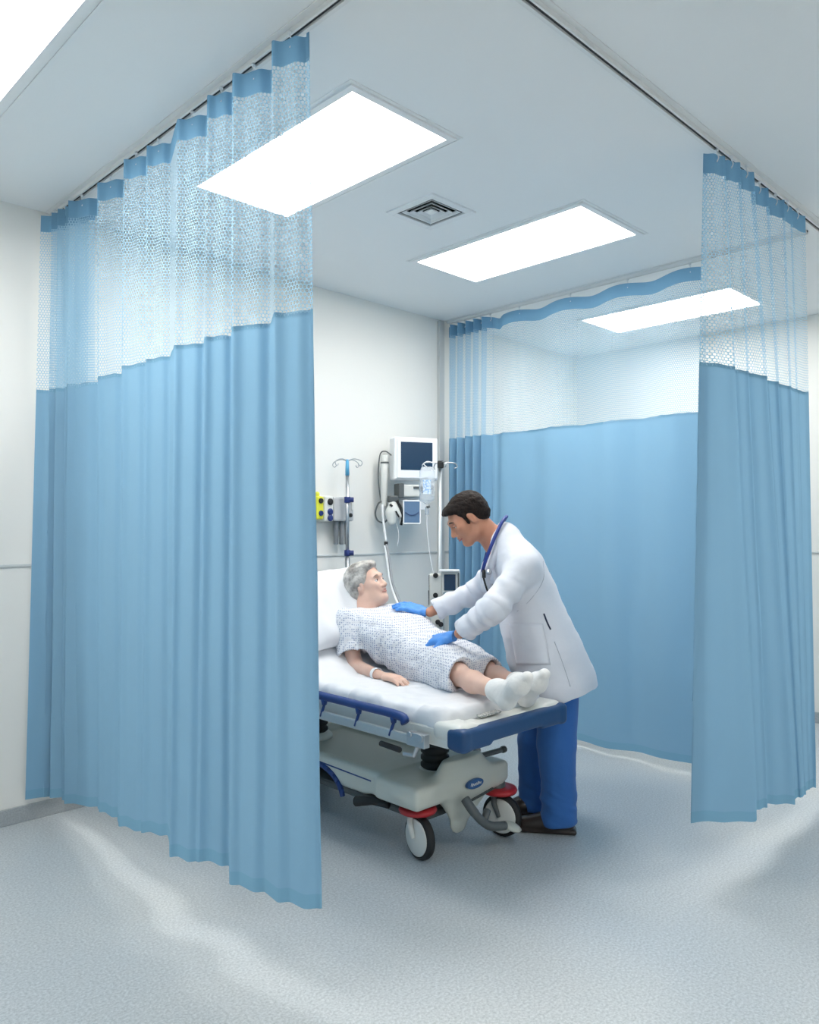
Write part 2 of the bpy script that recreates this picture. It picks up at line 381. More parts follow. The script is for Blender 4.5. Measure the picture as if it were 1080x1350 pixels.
def cloth(name, rows, m, parent, uv_u, zoff=0.0):            # rows: list of (N,3) arrays from top to bottom
    N = len(rows[0]); V = np.concatenate(rows); Fc = []
    for i in range(len(rows)-1):
        for j in range(N-1): Fc.append((i*N+j, i*N+j+1, (i+1)*N+j+1, (i+1)*N+j))
    uv = np.concatenate([np.stack([uv_u, r[:, 2]], 1) for r in rows])
    return mesh_obj(name, V, Fc, m, parent, True, uv=uv)
def build_curtain(label, base, top, bot, hooks, zb, name='privacy_curtain', seed=0, sag=None):
    """top, bot: (N,2) arrays of world x,y for the same cloth points at header and hem; zb: (N,) hem heights"""
    base = np.array(base); t = empty(name, (base[0], base[1], 0), 0, label, 'curtain')
    seg = np.linalg.norm(np.diff(top, axis=0), axis=1); u = np.concatenate([[0], np.cumsum(seg)]); N = len(u)
    sag = np.zeros(N) if sag is None else sag
    Pz = lambda z, f: np.column_stack([top*(1-f)+bot*f-base, z])
    def row(s, lo, hi, ztop, zbot):                          # s: 0..1 between two heights
        z = ztop*(1-s)+zbot*s; f = np.clip((ZH-z)/(ZH-0.1), 0, 1)[:, None]
        P = np.column_stack([top*(1-f)+bot*f-base, z])
        k = (f[:, 0])*0.012*vnoise(np.column_stack([u*3+seed, z*0.8, 0*u]), 2.0, 2)
        tn = np.gradient(P[:, :2], axis=0); tn /= np.linalg.norm(tn, axis=1, keepdims=True)+1e-9
        P[:, 0] -= tn[:, 1]*k; P[:, 1] += tn[:, 0]*k; return P
    one = np.ones(N)
    band = lambda za, zb_, n: [row(s, 0, 1, za, zb_) for s in np.linspace(0, 1, n)]
    wob = 0.006*vnoise(np.column_stack([u*6+seed, 0*u, 0*u+3]), 3, 2)
    cloth('header_tape', band(ZH*one-sag, ZT*one-sag, 4), M_tape, t, u)
    cloth('mesh_panel', band(ZT*one-sag, ZF*one+wob, 12), M_net, t, u)
    fp = cloth('fabric_panel', band(ZF*one+wob+0.012, zb+0.045, 34), M_fab, t, u)
    cloth('top_seam', [r+np.array([0, 0, 0]) for r in band(ZF*one+wob+0.012, ZF*one+wob-0.004, 2)], M_hem, fp, u)
    cloth('hem', band(zb+0.045, zb, 4), M_hem, fp, u)
    for h in hooks:
        p = top[int(h)]-base; a = MB()
        pts = smooth_path([(p[0], p[1], ZH-0.03-sag[int(h)]), (p[0]+.008, p[1]-.004, ZH-0.01-sag[int(h)]), (p[0], p[1], ZH+0.008-sag[int(h)]), (p[0], p[1], CEIL-0.024)], 5)
        a.tube(pts, 0.0028, 6); a.lathe((p[0], p[1], CEIL-0.032), (0, 0, 1), [(0.006, 0), (0.008, 0.004), (0.006, 0.0105)], 10); a.build('hook', M_hook, t, smooth=True)
    return t
def fold_curtain(label, folds, lap, zfun, seed, anchor):
    top, bot, zb, full = [], [], [], []
    for i, f in enumerate(folds):                            # each pleat laps a little behind the one before it, and bows
        f = list(f)
        if i > 3 and i % 2 == 0: f[0] += lap; f[2] += lap*0.5
        full.append(f)
        if i % 2 == 0 and i > 1 and i+1 < len(folds):
            g = folds[i+1]; wd = abs(g[0]-f[0])
            for q, o in ((0.3, -1), (0.7, 1)):
                full.append([f[k]*(1-q)+g[k]*q for k in range(4)]+[o*min(0.026, wd*0.0009)])
    full = [f if len(f) == 5 else f+[0.0] for f in full]
    for (tx, ty, bx, by, bow) in full:
        d = F*(ZH-EYE)/(CY-ty)+bow*0.6; p = cw(cc(tx, ty, d)); kk = min(1.0, (WALLY-0.05)/p.y); p = Vector((p.x*kk, p.y*kk, p.z)); top.append((p.x, p.y))
        z = zfun(bx); d = F*(EYE-z)/(by-CY)+bow*0.8; p = cw(cc(bx, by, d)); kk = min(1.0, (WALLY-0.05)/p.y); p = Vector((p.x*kk, p.y*kk, p.z)); bot.append((p.x, p.y)); zb.append(z)
    A = np.column_stack([top, bot, zb]); L = np.concatenate([[0], np.cumsum(np.linalg.norm(np.diff(A[:, :2], axis=0), axis=1))])
    n = int(L[-1]/0.008); q = np.linspace(0, L[-1], n); R = np.column_stack([np.interp(q, L, A[:, k]) for k in range(5)])
    for _ in range(2):
        R[1:-1] = 0.25*R[:-2]+0.5*R[1:-1]+0.25*R[2:]
    hooks = [min(n-2, max(1, int((L[i]*0.5+L[i+1]*0.5)/L[-1]*n))) for i in [k for k in range(len(L)-1) if full[k][4] < 0]]
    return build_curtain(label, anchor, R[:, :2], R[:, 2:4], hooks, R[:, 4], seed=seed)
FOLDS_L = [(404, 44, 422, 1192), (409, 40, 426, 1198), (404, 50, 418, 1197), (358, 52, 368, 1190), (352, 93, 345, 1176), (306, 95, 304, 1167), (301, 123, 299, 1141), (273, 124, 262, 1137), (267, 153, 254, 1136),
           (234, 156, 222, 1132), (218, 190, 217, 1101), (193, 191, 188, 1098), (188, 207, 182, 1096), (163, 209, 156, 1090), (157, 237, 152, 1077), (128, 240, 130, 1071),
           (123, 262, 127, 1063), (88, 264, 82, 1060), (121, 268, 120, 1058), (84, 272, 80, 1055), (112, 273, 112, 1053), (74, 275, 64, 1052), (100, 277, 100, 1049), (66, 280, 55, 1046), (86, 282, 80, 1044), (54, 284, 33, 1041)]
def zL(bx): return float(np.interp(bx, [40, 85, 153, 220, 300, 426], [0.12, 0.10, 0.18, 0.25, 0.26, 0.27]))
fold_curtain('blue curtain with white mesh top hanging in steps on the left, nearest the camera', FOLDS_L, 7, zL, 3, (TX, 1.95))
FOLDS_R = [(933, 206, 925, 1080), (926, 202, 905, 1087), (934, 203, 930, 1081), (957, 205, 1000, 1085), (962, 212, 1002, 1066), (977, 213, 1013, 1065), (981, 224, 1016, 1058), (995, 226, 1049, 1061),
           (998, 246, 1050, 1052), (1014, 247, 1056, 1052), (1018, 261, 1058, 1050), (1036, 263, 1063, 1048), (1039, 267, 1064, 1042), (1046, 274, 1068, 1041), (1049, 276, 1069, 1038), (1062, 285, 1076, 1039)]
def zR(bx): return float(np.interp(bx, [905, 1000, 1076], [0.26, 0.16, 0.10]))
fold_curtain('blue curtain with mesh top bunched at the right edge of the picture', FOLDS_R, -9, zR, 9, (3.1, TY))
# far back curtain: tight folds near the wall, then long gentle waves
yy = [WALLY-0.03]; ph = [0.0]
while yy[-1] > 2.06:
    y = yy[-1]; wl = 0.078 if y > 3.66 else (0.42 if y < 3.5 else 0.2)
    am = 0.035; st = 0.004 if y > 3.6 else 0.012
    yy.append(y-st*0.8); ph.append(ph[-1]+2*math.pi*st*0.8/wl)
yy = np.array(yy); ph = np.array(ph)
amp = np.where(yy > 3.62, 0.052, 0.026)
tx_ = TB+amp*np.sin(ph); bx_ = TB+np.where(yy > 3.62, 0.052, 0.02)*np.sin(ph+0.3)+0.012*np.sin(ph*0.43)
topP = np.column_stack([tx_, yy]); botP = np.column_stack([bx_-0.02, np.where(yy < 3.5, yy+0.02*np.sin(ph*0.5), yy)])
sg = np.where(yy > 3.62, 0.0, 0.012*(1-np.cos(ph)))
hk = [i for i in range(1, len(yy)-1) if math.floor(ph[i]/(2*math.pi)) != math.floor(ph[i-1]/(2*math.pi))]
build_curtain('blue curtain with mesh top closing the far side, behind the doctor', (TB, 2.1), topP, botP, hk, 0.05+0.012*np.sin(ph*0.37)+0*yy, seed=21, sag=sg)
# ---------------------------------------------------------------- materials of the equipment
M_cream = mat('cream_plastic', srgb(196, 200, 192), 0.38); M_cream2 = mat('pale_grey_plastic', srgb(216, 218, 214), 0.35)
M_bumper = mat('blue_bumper', srgb(22, 66, 112), 0.45, bump=(200, 0.05)); M_rblue = mat('rail_blue_pad', srgb(24, 60, 122), 0.45)
M_steel = mat('brushed_steel', srgb(186, 190, 194), 0.28, 0.9); M_alu = mat('grey_tube', srgb(186, 192, 194), 0.35, 0.45)
M_rub = mat('black_rubber', srgb(26, 28, 30), 0.6); M_dgrey = mat('dark_grey_plastic', srgb(84, 90, 92), 0.45)
M_red = mat('red_band', srgb(176, 36, 44), 0.4); M_white = mat('white_plastic', srgb(236, 238, 240), 0.35)
M_navy = mat('navy_plastic', srgb(28, 48, 110), 0.4); M_screen = mat('dark_screen', srgb(36, 60, 86), 0.18)
M_badge = mat('badge_blue', srgb(34, 84, 140), 0.35)
# ---------------------------------------------------------------- hospital stretcher
BX0, BX1, BYF, BYH = 2.25, 2.92, 2.05, 3.92; BC = (BX0+BX1)/2
st = empty('hospital_stretcher', (BC, 3.0, 0), 0, 'wheeled hospital stretcher with blue foot bumper and grey plastic base, under the patient', 'stretcher')
L = lambda x, y, z: (x-BC, y-3.0, z)
# deck
MB().box(L(BC, 2.99, 0.608), (BX1-BX0-0.04, 1.84, 0.04)).build('deck', M_cream, st, 0.008)
dk = MB()
for s in (-1, 1): dk.box(L(BC+s*0.315, 2.99, 0.612), (0.03, 1.84, 0.075))
dk.build('deck_frame', M_cream2, st, 0.008)
# foot end moulding and bumper
sd = SDF((-0.45, -1.10, 0.52), (0.45, -0.78, 0.72), 0.006)
sd.box((0, -0.925, 0.636), (0.335, 0.075, 0.030), rd=0.018, k=0.01)
for s in (-1, 1): sd.box((s*0.285, -0.93, 0.648), (0.055, 0.07, 0.028), rd=0.022, k=0.025)
sd.box((0.02, -0.93, 0.672), (0.18, 0.035, 0.012), rd=0.006, k=0.006, sub=True)
sdf_obj('foot_end_moulding', sd, M_cream2, st, (0, 0, 0))
sd = SDF((-0.46, -1.12, 0.50), (0.46, -0.85, 0.72), 0.006)
sd.box((0, -0.998, 0.622), (0.345, 0.030, 0.042), rd=0.016, k=0.01)
for s in (-1, 1): sd.box((s*0.328, -0.98, 0.622), (0.024, 0.045, 0.042), rd=0.018, k=0.02)
sd.box((0.0, -1.0, 0.582), (0.17, 0.06, 0.013), rd=0.008, k=0.012, sub=True)
sdf_obj('foot_bumper', sd, M_bumper, st, (0, 0, 0))
MB().box(L(2.52, 2.085, 0.671), (0.13, 0.035, 0.008)).build('foot_label', mat('printed_label', srgb(150, 156, 156), 0.5, var=(160, 0.05, srgb(232, 232, 228))), st, 0.002)
MB().box(L(2.80, 2.085, 0.676), (0.05, 0.035, 0.008)).build('yellow_sticker', mat('yellow_sticker', srgb(214, 206, 120), 0.5), st, 0.002)
# lift columns with rubber bellows
def bellows(y):
    pr = []; z0, z1, n = 0.345, 0.575, 7
    for i in range(n):
        a = z0+(z1-z0)*i/n; bb = (z1-z0)/n
        pr += [(0.055, a), (0.066, a+bb*0.3), (0.066, a+bb*0.65), (0.055, a+bb*0.95)]
    MB().lathe(L(2.60, y, 0), (0, 0, 1), pr, 28).build('bellows', M_rub, st, smooth=True)
    MB().lathe(L(2.60, y, 0.30), (0, 0, 1), [(0.095, 0), (0.09, 0.03), (0.074, 0.045), (0.0, 0.046)], 28).build('column_collar', M_cream2, st, smooth=True)
bellows(2.47); bellows(3.36)
# base cover
sd = SDF((-0.42, -0.82, 0.06), (0.42, 0.92, 0.42), 0.0075)
sd.box((0.03, 0.16, 0.265), (0.275, 0.61, 0.085), rd=0.03, k=0.02)
sd.box((0.04, -0.56, 0.295), (0.315, 0.14, 0.050), rd=0.025, k=0.02)          # foot hood
sd.box((0.04, 0.66, 0.285), (0.315, 0.14, 0.062), rd=0.03, k=0.02)
sd.ell((-0.19, -0.60, 0.300), (0.10, 0.10, 0.045), k=0.02); sd.ell((0.27, -0.60, 0.27), (0.09, 0.115, 0.06), k=0.02)
sd.cone((0.06, -0.655, 0.27), (0.03, -0.665, 0.135), 0.19, 0.06, k=0.05, sq=((0, 1, 0), 0.28))   # lobe reaching down
sd.box((0.03, 0.05, 0.365), (0.215, 0.36, 0.05), rd=0.03, k=0.02, sub=True)     # sunken tray
for (y, ry, rz) in ((0.02, 0.20, 0.13), (-0.39, 0.075, 0.075), (0.40, 0.10, 0.08)):
    for s in (-1, 1): sd.ell((0.03+s*0.28, y, 0.17), (0.16, ry, rz), k=0.01, sub=True)
sd.box((0, 0.05, 0.17), (0.26, 0.45, 0.06), rd=0.02, k=0.02, sub=True)
sdf_obj('base_cover', sd, M_cream, st, (0, 0, 0))
mb = MB(); mb.tube([L(2.341, 2.62, 0.305), L(2.341, 3.6, 0.325)], 0.004, 6); mb.build('blue_stripe', M_rblue, st)
mb = MB()
for i in range(13):
    a = math.radians(8+i*13.7); a2 = math.radians(8+(i+1)*13.7)
    if i < 12:
        ya, za = 3.02+0.205*math.cos(a), 0.17+0.135*math.sin(a); yb, zb_ = 3.02+0.205*math.cos(a2), 0.17+0.135*math.sin(a2)
        mb.tube([L(2.338, ya, za), L(2.338, yb, zb_)], 0.013, 6)
mb.build('blue_arch_trim', M_rblue, st, smooth=True)
MB().box(L(BC, 2.99, 0.17), (0.30, 1.2, 0.035)).build('base_chassis', M_dgrey, st, 0.01)
MB().tube([L(2.36, 2.52, 0.215), L(2.335, 2.60, 0.222), L(2.32, 2.70, 0.20)], [0.014, 0.018, 0.024], 10).build('side_pedal', M_rub, st, 0.003, smooth=True)
# badge, lettering strip
bd = MB(); ax = Vector((0, -1, 0.08)).normalized(); c = Vector(L(2.66, 2.279, 0.300)); u = Vector((1, 0, 0)); v = ax.cross(u)
for (sc_, off) in ((1, -0.01), (1, 0.004), (0.9, 0.006)):
    for j in range(32):
        q = 2*math.pi*j/32; bd.V.append(c+u*0.055*sc_*math.cos(q)+v*0.021*sc_*math.sin(q)+ax*off)
for i in range(2):
    for j in range(32): bd.F.append([i*32+j, i*32+(j+1) % 32, (i+1)*32+(j+1) % 32, (i+1)*32+j])
bd.F.append([64+j for j in range(32)])
badge = bd.build('oval_badge', M_badge, st)
def scribble(name, m, parent, pts, r):
    mb = MB(); mb.tube(smooth_path(pts, 4), r, 5); return mb.build(name, m, parent, smooth=True)
P2 = lambda a, bb: c+u*a+v*bb+ax*0.0075
sgn = -1 if v.z < 0 else 1
scribble('badge_lettering', M_white, badge, [P2(x, sgn*y) for x, y in ((-.036, -.004), (-.028, .008), (-.026, -.006), (-.017, .004), (-.013, -.006), (-.005, .004), (-.002, -.006), (.005, .005), (.009, -.006), (.016, .008), (.019, -.005), (.026, .004), (.03, -.005), (.037, .003))], 0.0014)
mb = MB()
for i in range(16):
    mb.box(L(2.64+i*0.0095, 2.277, 0.232+i*0.0012), (0.006 if i % 3 else 0.0035, 0.012, 0.008))
mb.build('base_lettering', M_dgrey, st)
# pedals
pd = MB(); pp = smooth_path([L(2.58, 2.27, 0.255), L(2.585, 2.225, 0.21), L(2.615, 2.20, 0.165), L(2.66, 2.185, 0.135), L(2.74, 2.17, 0.12)], 6)
pd.tube(pp, [0.021]*8+[0.019]*8+[0.02]*(len(pp)-16), 12); pd.tube([L(2.63, 2.20, 0.165), L(2.665, 2.21, 0.20)], 0.016, 10); pd.build('brake_pedal', M_dgrey, st, 0.004, smooth=True)
MB().lathe(L(2.78, 2.165, 0.105), (0.2, -0.3, 1), [(0.0, -0.008), (0.04, -0.006), (0.045, 0.004), (0.03, 0.012), (0, 0.014)], 20).build('pedal_pad', M_cream, st, smooth=True)
MB().tube([L(2.62, 2.36, 0.385), L(2.93, 2.34, 0.385)], 0.013, 10).tube([L(2.93, 2.34, 0.385), L(2.95, 2.34, 0.385)], 0.017, 10).build('push_handle', M_dgrey, st, 0.003, smooth=True)
# casters
def caster(x, y, yaw=0.0):
    s = -1 if x < BC else 1
    tx = x; R_ = 0.098; axis = (math.cos(yaw), math.sin(yaw), 0); side = Vector(axis)
    c0 = Vector(L(tx, y, R_))
    w_ = MB().lathe(c0-side*0.018, axis, [(0.0, -0.002), (0.062, -0.002), (0.083, 0.0), (0.095, 0.004), (0.098, 0.012), (0.098, 0.024), (0.095, 0.032), (0.083, 0.036), (0.062, 0.038), (0, 0.038)], 36).build('wheel', M_rub, st, smooth=True)
    for q in (-1, 1):
        MB().lathe(c0+side*(q*0.019), [a*q for a in axis], [(0.076, -0.004), (0.08, 0.003), (0.076, 0.005), (0.05, 0.006), (0.02, 0.010), (0, 0.011)], 32).build('hub_cap', M_cream2, w_, smooth=True)
    f = Vector((-axis[1], axis[0], 0)); mb = MB()
    for q in (-1, 1):
        mb.tube([c0+side*(q*0.036), c0+side*(q*0.036)+f*0.025+Vector((0, 0, 0.06)), c0+side*(q*0.028)+f*0.03+Vector((0, 0, 0.105))], [0.010, 0.013, 0.014], 10)
    mb.tube([c0+f*0.03+Vector((0, 0, 0.10)), c0+f*0.03+Vector((0, 0, 0.15))], 0.042, 16)
    mb.build('fork', M_cream2 if s < 0 else M_dgrey, st, smooth=True)
    mb = MB().lathe(c0+f*0.015+Vector((0, 0, 0.104)), (0, 0, 1), [(0.055, 0), (0.080, 0.002), (0.085, 0.012), (0.080, 0.024), (0.05, 0.026)], 32); mb.build('red_band', M_red, st, smooth=True)
caster(2.42, 2.39, math.radians(-10)); caster(2.88, 2.30, math.radians(12)); caster(2.42, 3.62, math.radians(8)); caster(2.84, 3.62, math.radians(-6))
# folded side rail (near side) and its twin on the far side
for s in (-1, 1):
    X = BX0-0.035 if s < 0 else BX1+0.035
    rail = MB(); rp = smooth_path([L(X, 2.27, 0.652), L(X, 2.31, 0.676), L(X, 2.6, 0.678), L(X, 3.2, 0.678), L(X, 3.78, 0.678)], 6)
    rail.tube(rp, 0.019, 12); R0 = rail.build('side_rail', M_rblue, st, smooth=True)
    for y in (2.34, 2.56, 2.80, 3.03, 3.3, 3.6):
        MB().tube([L(X, y, 0.668), L(X, y, 0.640)], [0.017, 0.011], 10).tube([L(X, y, 0.640), L(X+s*0.004, y+0.02, 0.585)], 0.0065, 8).build('rail_post', M_rblue if True else M_steel, R0, smooth=True)
    MB().box(L(X-s*0.004, 2.98, 0.590), (0.022, 1.62, 0.042)).build('lower_rail', M_alu, st, 0.008)
    br = MB(); br.box(L(X-s*0.002, 2.20, 0.598), (0.034, 0.10, 0.055)); br.tube([L(X-0.02, 2.17, 0.61), L(X+0.02, 2.17, 0.61)], 0.016, 12); br.tube([L(X-0.02, 2.23, 0.615), L(X+0.02, 2.23, 0.615)], 0.012, 12)
    br.tube([L(X, 2.20, 0.57), L(X, 2.22, 0.53), L(X, 2.28, 0.525)], 0.010, 8); br.build('rail_hinge', M_steel, st, 0.004)
    MB().tube([L(X, 2.30, 0.535), L(X, 2.42, 0.54)], 0.012, 10).build('release_lever', M_rub, st, 0.003, smooth=True)
MB().box(L(BC, 2.47, 0.58), (0.5, 0.16, 0.03)).build('column_plate', M_cream2, st, 0.006)
MB().box(L(BC, 3.36, 0.58), (0.5, 0.16, 0.03)).build('column_plate', M_cream2, st, 0.006)
# ---------------------------------------------------------------- mattress: flat part and raised backrest
M_sheet = mat('white_sheet', srgb(222, 224, 228), 0.75, bump=(18, 0.25), sheen=0.3)
HY_, HZ = 2.86, 0.715; ANG = math.radians(33); MT = 0.10
def mat_line(t):              # distance along the mattress -> (y, z of top surface, normal)
    if t < HY_-2.10:
        return 2.10+t, HZ, 0.0
    s = t-(HY_-2.10); k = min(s/0.22, 1)*ANG
    if s < 0.22:
        n = 12; y, z = HY_, HZ
        for i in range(n): a = (i+0.5)/n*s/0.22*ANG; y += s/n*math.cos(a); z += s/n*math.sin(a)
        return y, z, k
    y, z, _ = mat_line(HY_-2.10+0.2199); return y+(s-0.22)*math.cos(ANG), z+(s-0.22)*math.sin(ANG), ANG
V = []; NT, NS = 150, 76; LT = 1.55
prof = []
W = BX1-BX0-0.03
for j in range(NS):           # rounded rectangle cross-section, closed
    q = j/NS; per = 2*(W+MT); s = q*per
    if s < W: a, b_ = -W/2+s, 0
    elif s < W+MT: a, b_ = W/2, -(s-W)
    elif s < 2*W+MT: a, b_ = W/2-(s-W-MT), -MT
    else: a, b_ = -W/2, -MT+(s-2*W-MT)
    r = 0.032; ca, cb_ = max(-W/2+r, min(W/2-r, a)), max(-MT+r, min(-r, b_)); dx, dz = a-ca, b_-cb_; dl = math.hypot(dx, dz)
    if dl > 0: a, b_ = ca+dx/dl*r, cb_+dz/dl*r
    prof.append((a, b_))
for i in range(NT):
    t = LT*i/(NT-1); y, z, an = mat_line(t); e = min(t, LT-t); ins = 0.0
    if e < 0.03: ins = 0.03-math.sqrt(max(0, 0.03**2-(0.03-e)**2))
    for (a, b_) in prof:
        aa = a*(1-ins/(W/2)); bb = -MT/2+(b_+MT/2)*(1-ins/(MT/2)*0.9)
        V.append((BC+aa, y-math.sin(an)*bb, z+math.cos(an)*bb))
V = np.array(V); Fc = []
for i in range(NT-1):
    for j in range(NS): Fc.append((i*NS+j, (i+1)*NS+j, (i+1)*NS+(j+1) % NS, i*NS+(j+1) % NS))
Fc.append(tuple(range(NS))); Fc.append(tuple((NT-1)*NS+j for j in range(NS))[::-1])
Q = np.array(Fc[:-2]); N_ = vnormals(V, Q)
if (N_[:NS*5].mean(0)[1]) > 0 and False: N_ = -N_
Cn = V.mean(0); 
topm = N_[:, 2].copy()
if V[N_[:, 2] > 0.5][:, 2].mean() < V[N_[:, 2] < -0.5][:, 2].mean(): N_ = -N_; Fc = [f[::-1] for f in Fc]
fold = vnoise(V*np.array([2.2, 9, 5]), 1.0, 3)*0.010+vnoise(V*np.array([7, 16, 4])+5, 1.0, 2)*0.004
rid = np.abs(vnoise(np.column_stack([V[:, 0]*3+V[:, 1]*5, V[:, 1]*2-V[:, 0]*3, V[:, 2]*4]), 1.6, 2)); rid = (0.25-np.minimum(rid, 0.25))*0.05
side = np.abs(V[:, 0]-BC) > W/2-0.05
V = V+N_*(fold+rid*np.where(side, 1.1, 0.5))[:, None]
mt = mesh_obj('mattress', V-np.array((BC, 3.0, 0)), Fc, M_sheet, None, True, loc=(BC, 3.0, 0))
setp(mt, 'white sheet covered stretcher mattress with raised back, under the patient', 'mattress')
# back support board below the raised part
mb = MB(); R = Matrix.Rotation(ANG, 3, 'X'); y, z, _ = mat_line(1.25)
mb.box(L(BC, y+math.sin(ANG)*(MT+0.035), z-math.cos(ANG)*(MT+0.035)), (W-0.02, 0.66, 0.02), R)
mb.tube([L(2.40, 3.55, 0.62), L(2.40, 3.52, 0.86)], 0.012, 8); mb.tube([L(2.78, 3.55, 0.62), L(2.78, 3.52, 0.86)], 0.012, 8)
mb.build('back_support', M_rub, st, 0.004)
# ---------------------------------------------------------------- pillows
def pillow(label, cx, cy, cz, sx, sy, sz, rot, seed):
    n, m_ = 44, 36; V = []; Fc = []
    for sgn_ in (1, -1):
        for i in range(n+1):
            for j in range(m_+1):
                a, b_ = i/n*2-1, j/m_*2-1
                pinch = 1-0.07*(b_*b_)*(1-a*a)*0; ex = sx/2*a*(1-0.08*(1-b_**2)*0+0.05*abs(b_)**4*0)*(1-0.07*(1-b_*b_)*abs(a)**6); ey = sy/2*b_*(1-0.07*(1-a*a)*abs(b_)**6)
                h = sz/2*max(0, (1-abs(a)**3.2))**0.55*max(0, (1-abs(b_)**3.2))**0.55
                V.append((ex, ey, sgn_*h))
    V = np.array(V); K = (n+1)*(m_+1); V0 = V.copy()
    V[:, 2] *= 1+0.25*vnoise(V0*np.array([6, 6, 1])+seed, 1.0, 3)
    V[:, 2] += 0.012*vnoise(V0*np.array([14, 5, 3])+seed*2, 1.0, 2)*(np.abs(V0[:, 2]) > 0.01)
    for q in range(2):
        for i in range(n):
            for j in range(m_):
                f = (q*K+i*(m_+1)+j, q*K+(i+1)*(m_+1)+j, q*K+(i+1)*(m_+1)+j+1, q*K+i*(m_+1)+j+1); Fc.append(f if q == 0 else f[::-1])
    R = np.array(rot); V = V@R.T
    o = mesh_obj('pillow', V, Fc, M_pil, None, True, loc=(cx, cy, cz)); return setp(o, label, 'pillow')
M_pil = mat('pillow_case', srgb(216, 219, 224), 0.75, bump=(14, 0.2), sheen=0.3)
y, z, _ = mat_line(1.22)
pr = Matrix.Rotation(ANG+math.radians(14), 3, 'X') @ Matrix.Rotation(math.radians(4), 3, 'Z')
pillow('plump white pillow on the raised back of the stretcher, behind the grey haired head', BC+0.04, y-0.01, z+0.115, 0.66, 0.50, 0.17, pr, 3)
# ---------------------------------------------------------------- wall and bedside equipment
def hooks4(mb, c, r, n=4, rot=0.3):
    for i in range(n):
        a = rot+2*math.pi*i/n; dx, dy = math.cos(a), math.sin(a); P = lambda q, z: (c[0]+dx*q, c[1]+dy*q, c[2]+z)
        mb.tube(smooth_path([P(0, 0), P(r*0.5, 0.012), P(r, -0.002), P(r*1.12, -0.022), P(r*0.98, -0.036), P(r*0.82, -0.024)], 5), 0.0033, 6)
# left IV pole, standing behind the stretcher head
wx = cw(cc(458, 700, 5.12)); t = empty('iv_pole', (wx.x, wx.y, 0), 0, 'silver IV pole with a blue top and empty hooks, behind the pillow', 'IV pole')
MB().tube([(0, 0, 0.05), (0, 0, 1.25)], 0.016, 14).tube([(0, 0, 1.2), (0, 0, 1.80)], 0.012, 14).build('pole', M_steel, t, smooth=True)
MB().tube([(0, 0, 1.79), (0, 0, 1.895)], [0.014, 0.011], 12).build('pole_tip', mat('light_blue_plastic', srgb(92, 172, 214), 0.4), t, smooth=True)
mb = MB(); hooks4(mb, (0, 0, 1.885), 0.11, 4, 0.2); mb.build('hook_ring', M_steel, t, smooth=True)
for z in (1.63, 1.28):
    MB().tube([(0, 0, z-0.02), (0, 0, z+0.02)], 0.021, 14).tube([(0.0, 0, z), (0.03, -0.03, z)], 0.017, 12).build('clamp_knob', M_navy, t, 0.003, smooth=True)
mb = MB()
for i in range(5):
    a = 2*math.pi*i/5+0.3; mb.tube([(0, 0, 0.08), (0.07*math.cos(a), 0.07*math.sin(a), 0.06), (0.10*math.cos(a), 0.10*math.sin(a), 0.05)], [0.016, 0.012, 0.01], 8); mb.lathe((0.10*math.cos(a), 0.10*math.sin(a)-0.008, 0.025), (0, 1, 0), [(0.0, 0), (0.025, 0.001), (0.025, 0.016), (0, 0.017)], 14)
mb.build('wheeled_base', M_dgrey, t, smooth=True)
# grey wall unit with hanging tubes, and the yellow regulator beside it
p = cw(cc(445, 670, 5.21)); X = p.x
t = empty('wall_gas_unit', (X, WALLY, 1.57), 0, 'light grey wall box with three grey tubes hanging below, left of the IV pole', 'wall unit')
M_wbox = mat('light_grey_box', srgb(190, 192, 194), 0.45)
MB().box((0, -0.045, 0), (0.175, 0.09, 0.16)).build('housing', M_wbox, t, 0.012)
for i, dx in enumerate((-0.035, 0.012, 0.058)): MB().tube([(dx, -0.05, -0.075), (dx, -0.05, -0.235)], 0.016, 12).build('tube_holder', mat('grey_tube_plastic', srgb(128, 132, 136), 0.4), t, 0.003, smooth=True)
MB().lathe((0.055, -0.09, -0.04), (0, -1, 0), [(0.0, 0), (0.014, 0), (0.014, 0.008), (0, 0.012)], 12).build('outlet', M_rub, t)
MB().box((0.07, -0.092, 0.03), (0.012, 0.006, 0.07)).build('front_slot', M_cream2, t, 0.002)
t = empty('gas_regulator', (X-0.135, WALLY, 1.57), 0, 'yellow and grey regulator with round dials on the wall beside the left curtain edge', 'regulator')
MB().box((0, -0.055, 0), (0.075, 0.10, 0.17)).build('body', M_cream2, t, 0.014)
MB().box((-0.067, -0.06, 0.005), (0.056, 0.075, 0.15)).tube([(-0.065, -0.06, 0.07), (-0.065, -0.06, 0.11)], 0.016, 12).build('yellow_valve', mat('yellow_green_plastic', srgb(214, 214, 60), 0.4), t, 0.012)
for z in (0.045, -0.02, -0.06): MB().lathe((0.005, -0.105, z), (0, -1, 0), [(0.0, 0), (0.022, 0), (0.022, 0.006), (0.014, 0.012), (0, 0.012)], 16).build('dial', M_navy if z < 0 else M_rub, t)
for z in (0.05, -0.03): MB().lathe((-0.065, -0.098, z), (0, -1, 0), [(0.0, 0), (0.018, 0), (0.016, 0.008), (0, 0.008)], 14).build('valve_knob', M_rub if z > 0 else M_navy, t)
